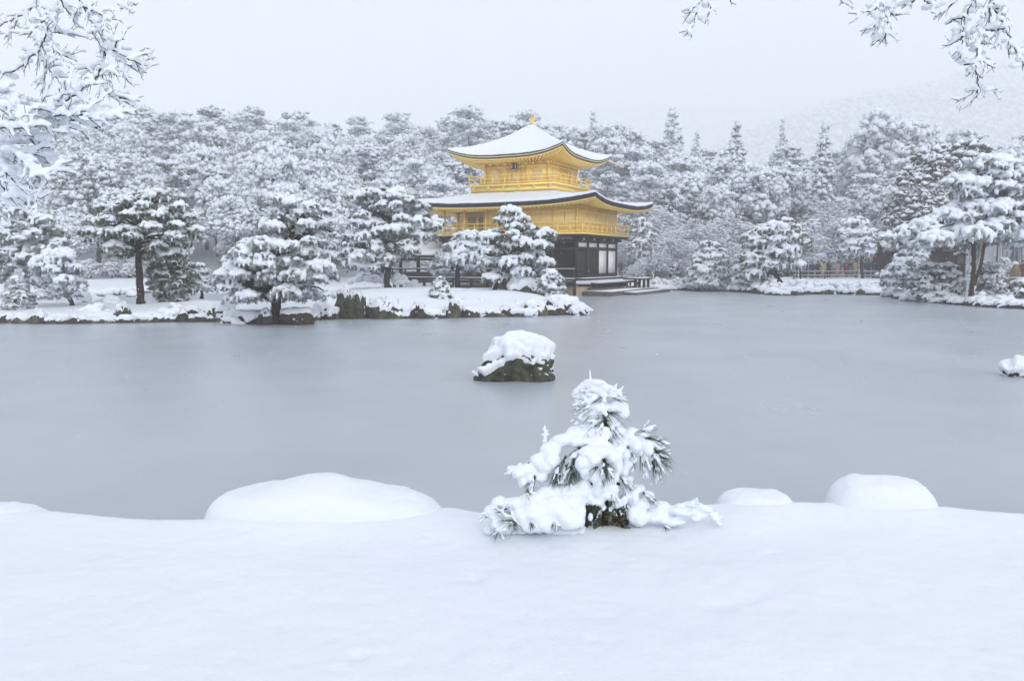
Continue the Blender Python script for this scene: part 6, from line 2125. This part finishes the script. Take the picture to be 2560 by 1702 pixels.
branch('longest drooping twig at the top left, ending in a bushy white spray', [q3(L) for L in (
    [(560, -60), (610, 0), (645, 80), (690, 170), (702, 260), (760, 345)], [(680, 130), (730, 220), (785, 302)], [(640, 60), (740, 100), (830, 165)], [(770, 350), (900, 400), (1000, 425), (1108, 412)], [(880, 400), (950, 490), (1030, 535), (1105, 552)], [(960, 440), (1040, 480), (1110, 500)],
    [(790, 370), (790, 420), (762, 500), (778, 600), (785, 680), (860, 720), (950, 770), (1030, 820)], [(765, 480), (700, 505), (615, 525)], [(810, 410), (830, 500), (840, 590)], [(950, 490), (940, 570), (990, 620)], [(870, 360), (880, 310), (940, 300)], [(760, 520), (730, 580), (660, 630)], [(900, 740), (980, 745), (1055, 765)])],
    3.5, 2, webs=w3([(830, 360, 90, 40), (930, 390, 90, 35), (1030, 390, 60, 25), (860, 320, 60, 25), (990, 500, 60, 25), (720, 500, 50, 25), (820, 640, 40, 50), (950, 740, 70, 25), (720, 80, 60, 25), (880, 530, 50, 30)]))
branch('broad fan of twigs buried in snow reaching in from the left edge', [q3(L) for L in (
    [(-120, 790), (0, 802), (60, 812), (150, 850), (205, 860), (270, 822), (390, 812), (445, 760), (500, 690), (522, 615)], [(275, 822), (350, 822), (412, 836)], [(495, 762), (600, 700), (640, 640), (740, 635)], [(410, 880), (540, 845), (640, 840), (700, 828), (745, 765)], [(540, 845), (680, 890), (800, 885), (915, 890)], [(430, 905), (540, 910), (640, 915)], [(700, 850), (800, 850), (930, 890)],
    [(-120, 950), (0, 962), (100, 976), (200, 966), (320, 945), (400, 990), (500, 1003)], [(320, 950), (440, 940), (560, 975), (640, 1000)], [(200, 860), (240, 920), (280, 960)], [(260, 830), (290, 870)], [(150, 980), (200, 1040), (275, 1080)], [(-80, 690), (0, 690), (60, 720), (130, 760)], [(600, 930), (700, 960), (780, 960)])],
    3.4, 3, fat=1.25, webs=w3([(80, 740, 120, 70), (200, 770, 110, 70), (330, 770, 70, 45), (560, 690, 80, 45), (640, 790, 110, 45), (300, 890, 110, 60), (430, 880, 100, 50), (560, 890, 90, 50), (760, 830, 90, 30), (120, 930, 120, 35), (90, 1020, 120, 40), (260, 1010, 90, 60), (400, 950, 80, 40), (700, 920, 80, 30), (220, 1060, 70, 40), (30, 660, 60, 40)]))
branch('lowest clump of twigs at the left edge, almost hidden under snow cakes', [q3(L) for L in (
    [(-100, 1130), (0, 1170), (80, 1215), (150, 1222)], [(150, 1180), (200, 1250), (260, 1305), (300, 1316), (380, 1300), (485, 1290)], [(300, 1316), (340, 1395)], [(240, 1300), (240, 1360)], [(-40, 1330), (0, 1365), (35, 1450), (120, 1492), (190, 1500)], [(40, 1300), (90, 1350), (135, 1405)], [(145, 1178), (240, 1165), (300, 1120), (420, 1110)], [(190, 1200), (290, 1215), (400, 1235)], [(150, 1440), (230, 1470), (310, 1500)])],
    3.4, 4, fat=1.4, webs=w3([(60, 1130, 110, 50), (200, 1150, 90, 45), (330, 1130, 90, 30), (60, 1240, 110, 60), (230, 1220, 100, 40), (90, 1340, 110, 80), (110, 1440, 100, 70), (250, 1470, 70, 40), (340, 1270, 90, 30), (30, 1420, 60, 90), (150, 1510, 80, 30)]))
branch('tiny snow dusted twig tip at the top edge left of centre', [q3(L) for L in ([(920, -50), (938, 5), (960, 60), (1005, 110)], [(945, 20), (1000, 30), (1030, 40)], [(955, 30), (930, 60), (908, 70)])], 3.6, 5, twig_len=(.03, .06))
branch('pair of short snow clotted twigs hanging from the top edge right of centre', [q8(L) for L in ([(200, -60), (185, 5), (162, 90), (142, 180), (78, 250)], [(150, 150), (120, 200), (128, 245)], [(275, -60), (262, 0), (252, 90), (215, 162)], [(395, -40), (390, 5), (398, 32)], [(180, 20), (140, 60), (100, 120)])],
       3.7, 6, twig_len=(.03, .08), webs=w8([(125, 60, 35, 40), (115, 140, 30, 60), (105, 210, 25, 40), (235, 60, 30, 40), (225, 120, 22, 40)]))
branch('slanting snowy twigs at the top edge left of the long hanging branch', [q8(L) for L in ([(1510, -50), (1495, 10), (1470, 80), (1430, 190), (1390, 270), (1338, 305)], [(1400, -40), (1385, 20), (1365, 70), (1240, 97)], [(1375, 70), (1382, 110), (1362, 180), (1258, 212)], [(1465, 90), (1500, 100), (1535, 100)], [(1435, 190), (1430, 240), (1420, 270)], [(1640, -30), (1620, 5), (1540, 62)], [(1670, -20), (1700, 10), (1755, 45), (1750, 92)], [(1910, 0), (1830, 70), (1762, 112)], [(1190, -20), (1160, 10), (1140, 25)], [(1362, 180), (1360, 230)])],
       3.6, 7, twig_len=(.03, .10), webs=w8([(1310, 60, 60, 30), (1400, 140, 45, 45), (1370, 240, 40, 40), (1440, 110, 35, 60), (1300, 195, 40, 18), (1600, 30, 50, 25), (1460, 30, 50, 30), (1830, 50, 60, 30), (1720, 40, 35, 20), (1390, 20, 40, 30)]))
branch('long hanging snowy branch at the top right, longest of that side', [q8(L) for L in ([(2160, -60), (2130, 5), (2075, 145), (2055, 285), (2030, 460), (2057, 575), (2010, 632), (1900, 692)], [(2057, 575), (2110, 605), (2182, 600)], [(2030, 465), (1970, 517)], [(2045, 350), (2100, 430), (2165, 462)], [(2040, 500), (2080, 530)], [(2045, 600), (2045, 660)],
    [(2045, -50), (2020, 5), (1960, 110), (1950, 240), (1940, 370), (1915, 400)], [(2075, 150), (1990, 220), (1985, 295)], [(2050, 290), (2100, 300), (2130, 295)], [(2070, 180), (2110, 250)], [(2030, 420), (1960, 440), (1935, 430)], [(1960, 120), (1890, 130), (1845, 160)], [(1950, 250), (1890, 290), (1850, 290)])],
    3.5, 8, twig_len=(.03, .11), webs=w8([(1900, 150, 50, 60), (1910, 270, 50, 70), (1930, 360, 50, 60), (2000, 90, 50, 60), (2010, 300, 40, 60), (1990, 410, 50, 30), (2090, 280, 40, 35), (2100, 380, 45, 35), (2130, 430, 40, 25), (2080, 40, 50, 40), (2000, 190, 40, 40), (2080, 590, 50, 18), (1980, 610, 40, 25)]))
branch('snowy branch slanting to the right edge at the top right corner', [q8(L) for L in ([(2120, -60), (2147, 5), (2190, 130), (2270, 252), (2300, 340), (2342, 390), (2365, 470)], [(2225, 190), (2190, 215), (2190, 300)], [(2165, 60), (2220, 60), (2240, 40)], [(2290, 300), (2250, 330), (2260, 390)], [(2330, 370), (2380, 340), (2420, 340)], [(2130, 60), (2130, 130), (2120, 160)], [(2230, 190), (2150, 210), (2090, 200)], [(2200, 140), (2240, 150)])],
    3.5, 9, twig_len=(.03, .10), webs=w8([(2190, 60, 45, 40), (2200, 160, 45, 35), (2230, 230, 40, 35), (2260, 340, 30, 40), (2190, 270, 30, 40), (2140, 190, 50, 20), (2340, 350, 40, 30), (2320, 420, 35, 30)]))

# ------------------------------------------------------------------ falling snow
rg = np.random.default_rng(123)
n = 2600
d = 2.2 + 26 * rg.uniform(0, 1, n) ** 0.75
X = d * rg.uniform(-.66, .66, n)
Zf = CAMZ + d * rg.uniform(-.42, .40, n)
ok = (Zf > .15) & ~((Zf < 1.1) & (d < 5.8))
C = np.stack([X, d, Zf], 1)[ok]
r = rg.uniform(.0016, .0046, len(C)) * np.clip(C[:, 1] / 8, .55, 1.9)
mb = MB()
mb.blobs(C, np.stack([r, r, r * rg.uniform(1.0, 1.5, len(C))], 1), 1, .2, rg=rg)
tag(part('snowflakes', mb, M['snow'], None, True), 'snowflakes falling over the pond', kind='stuff')
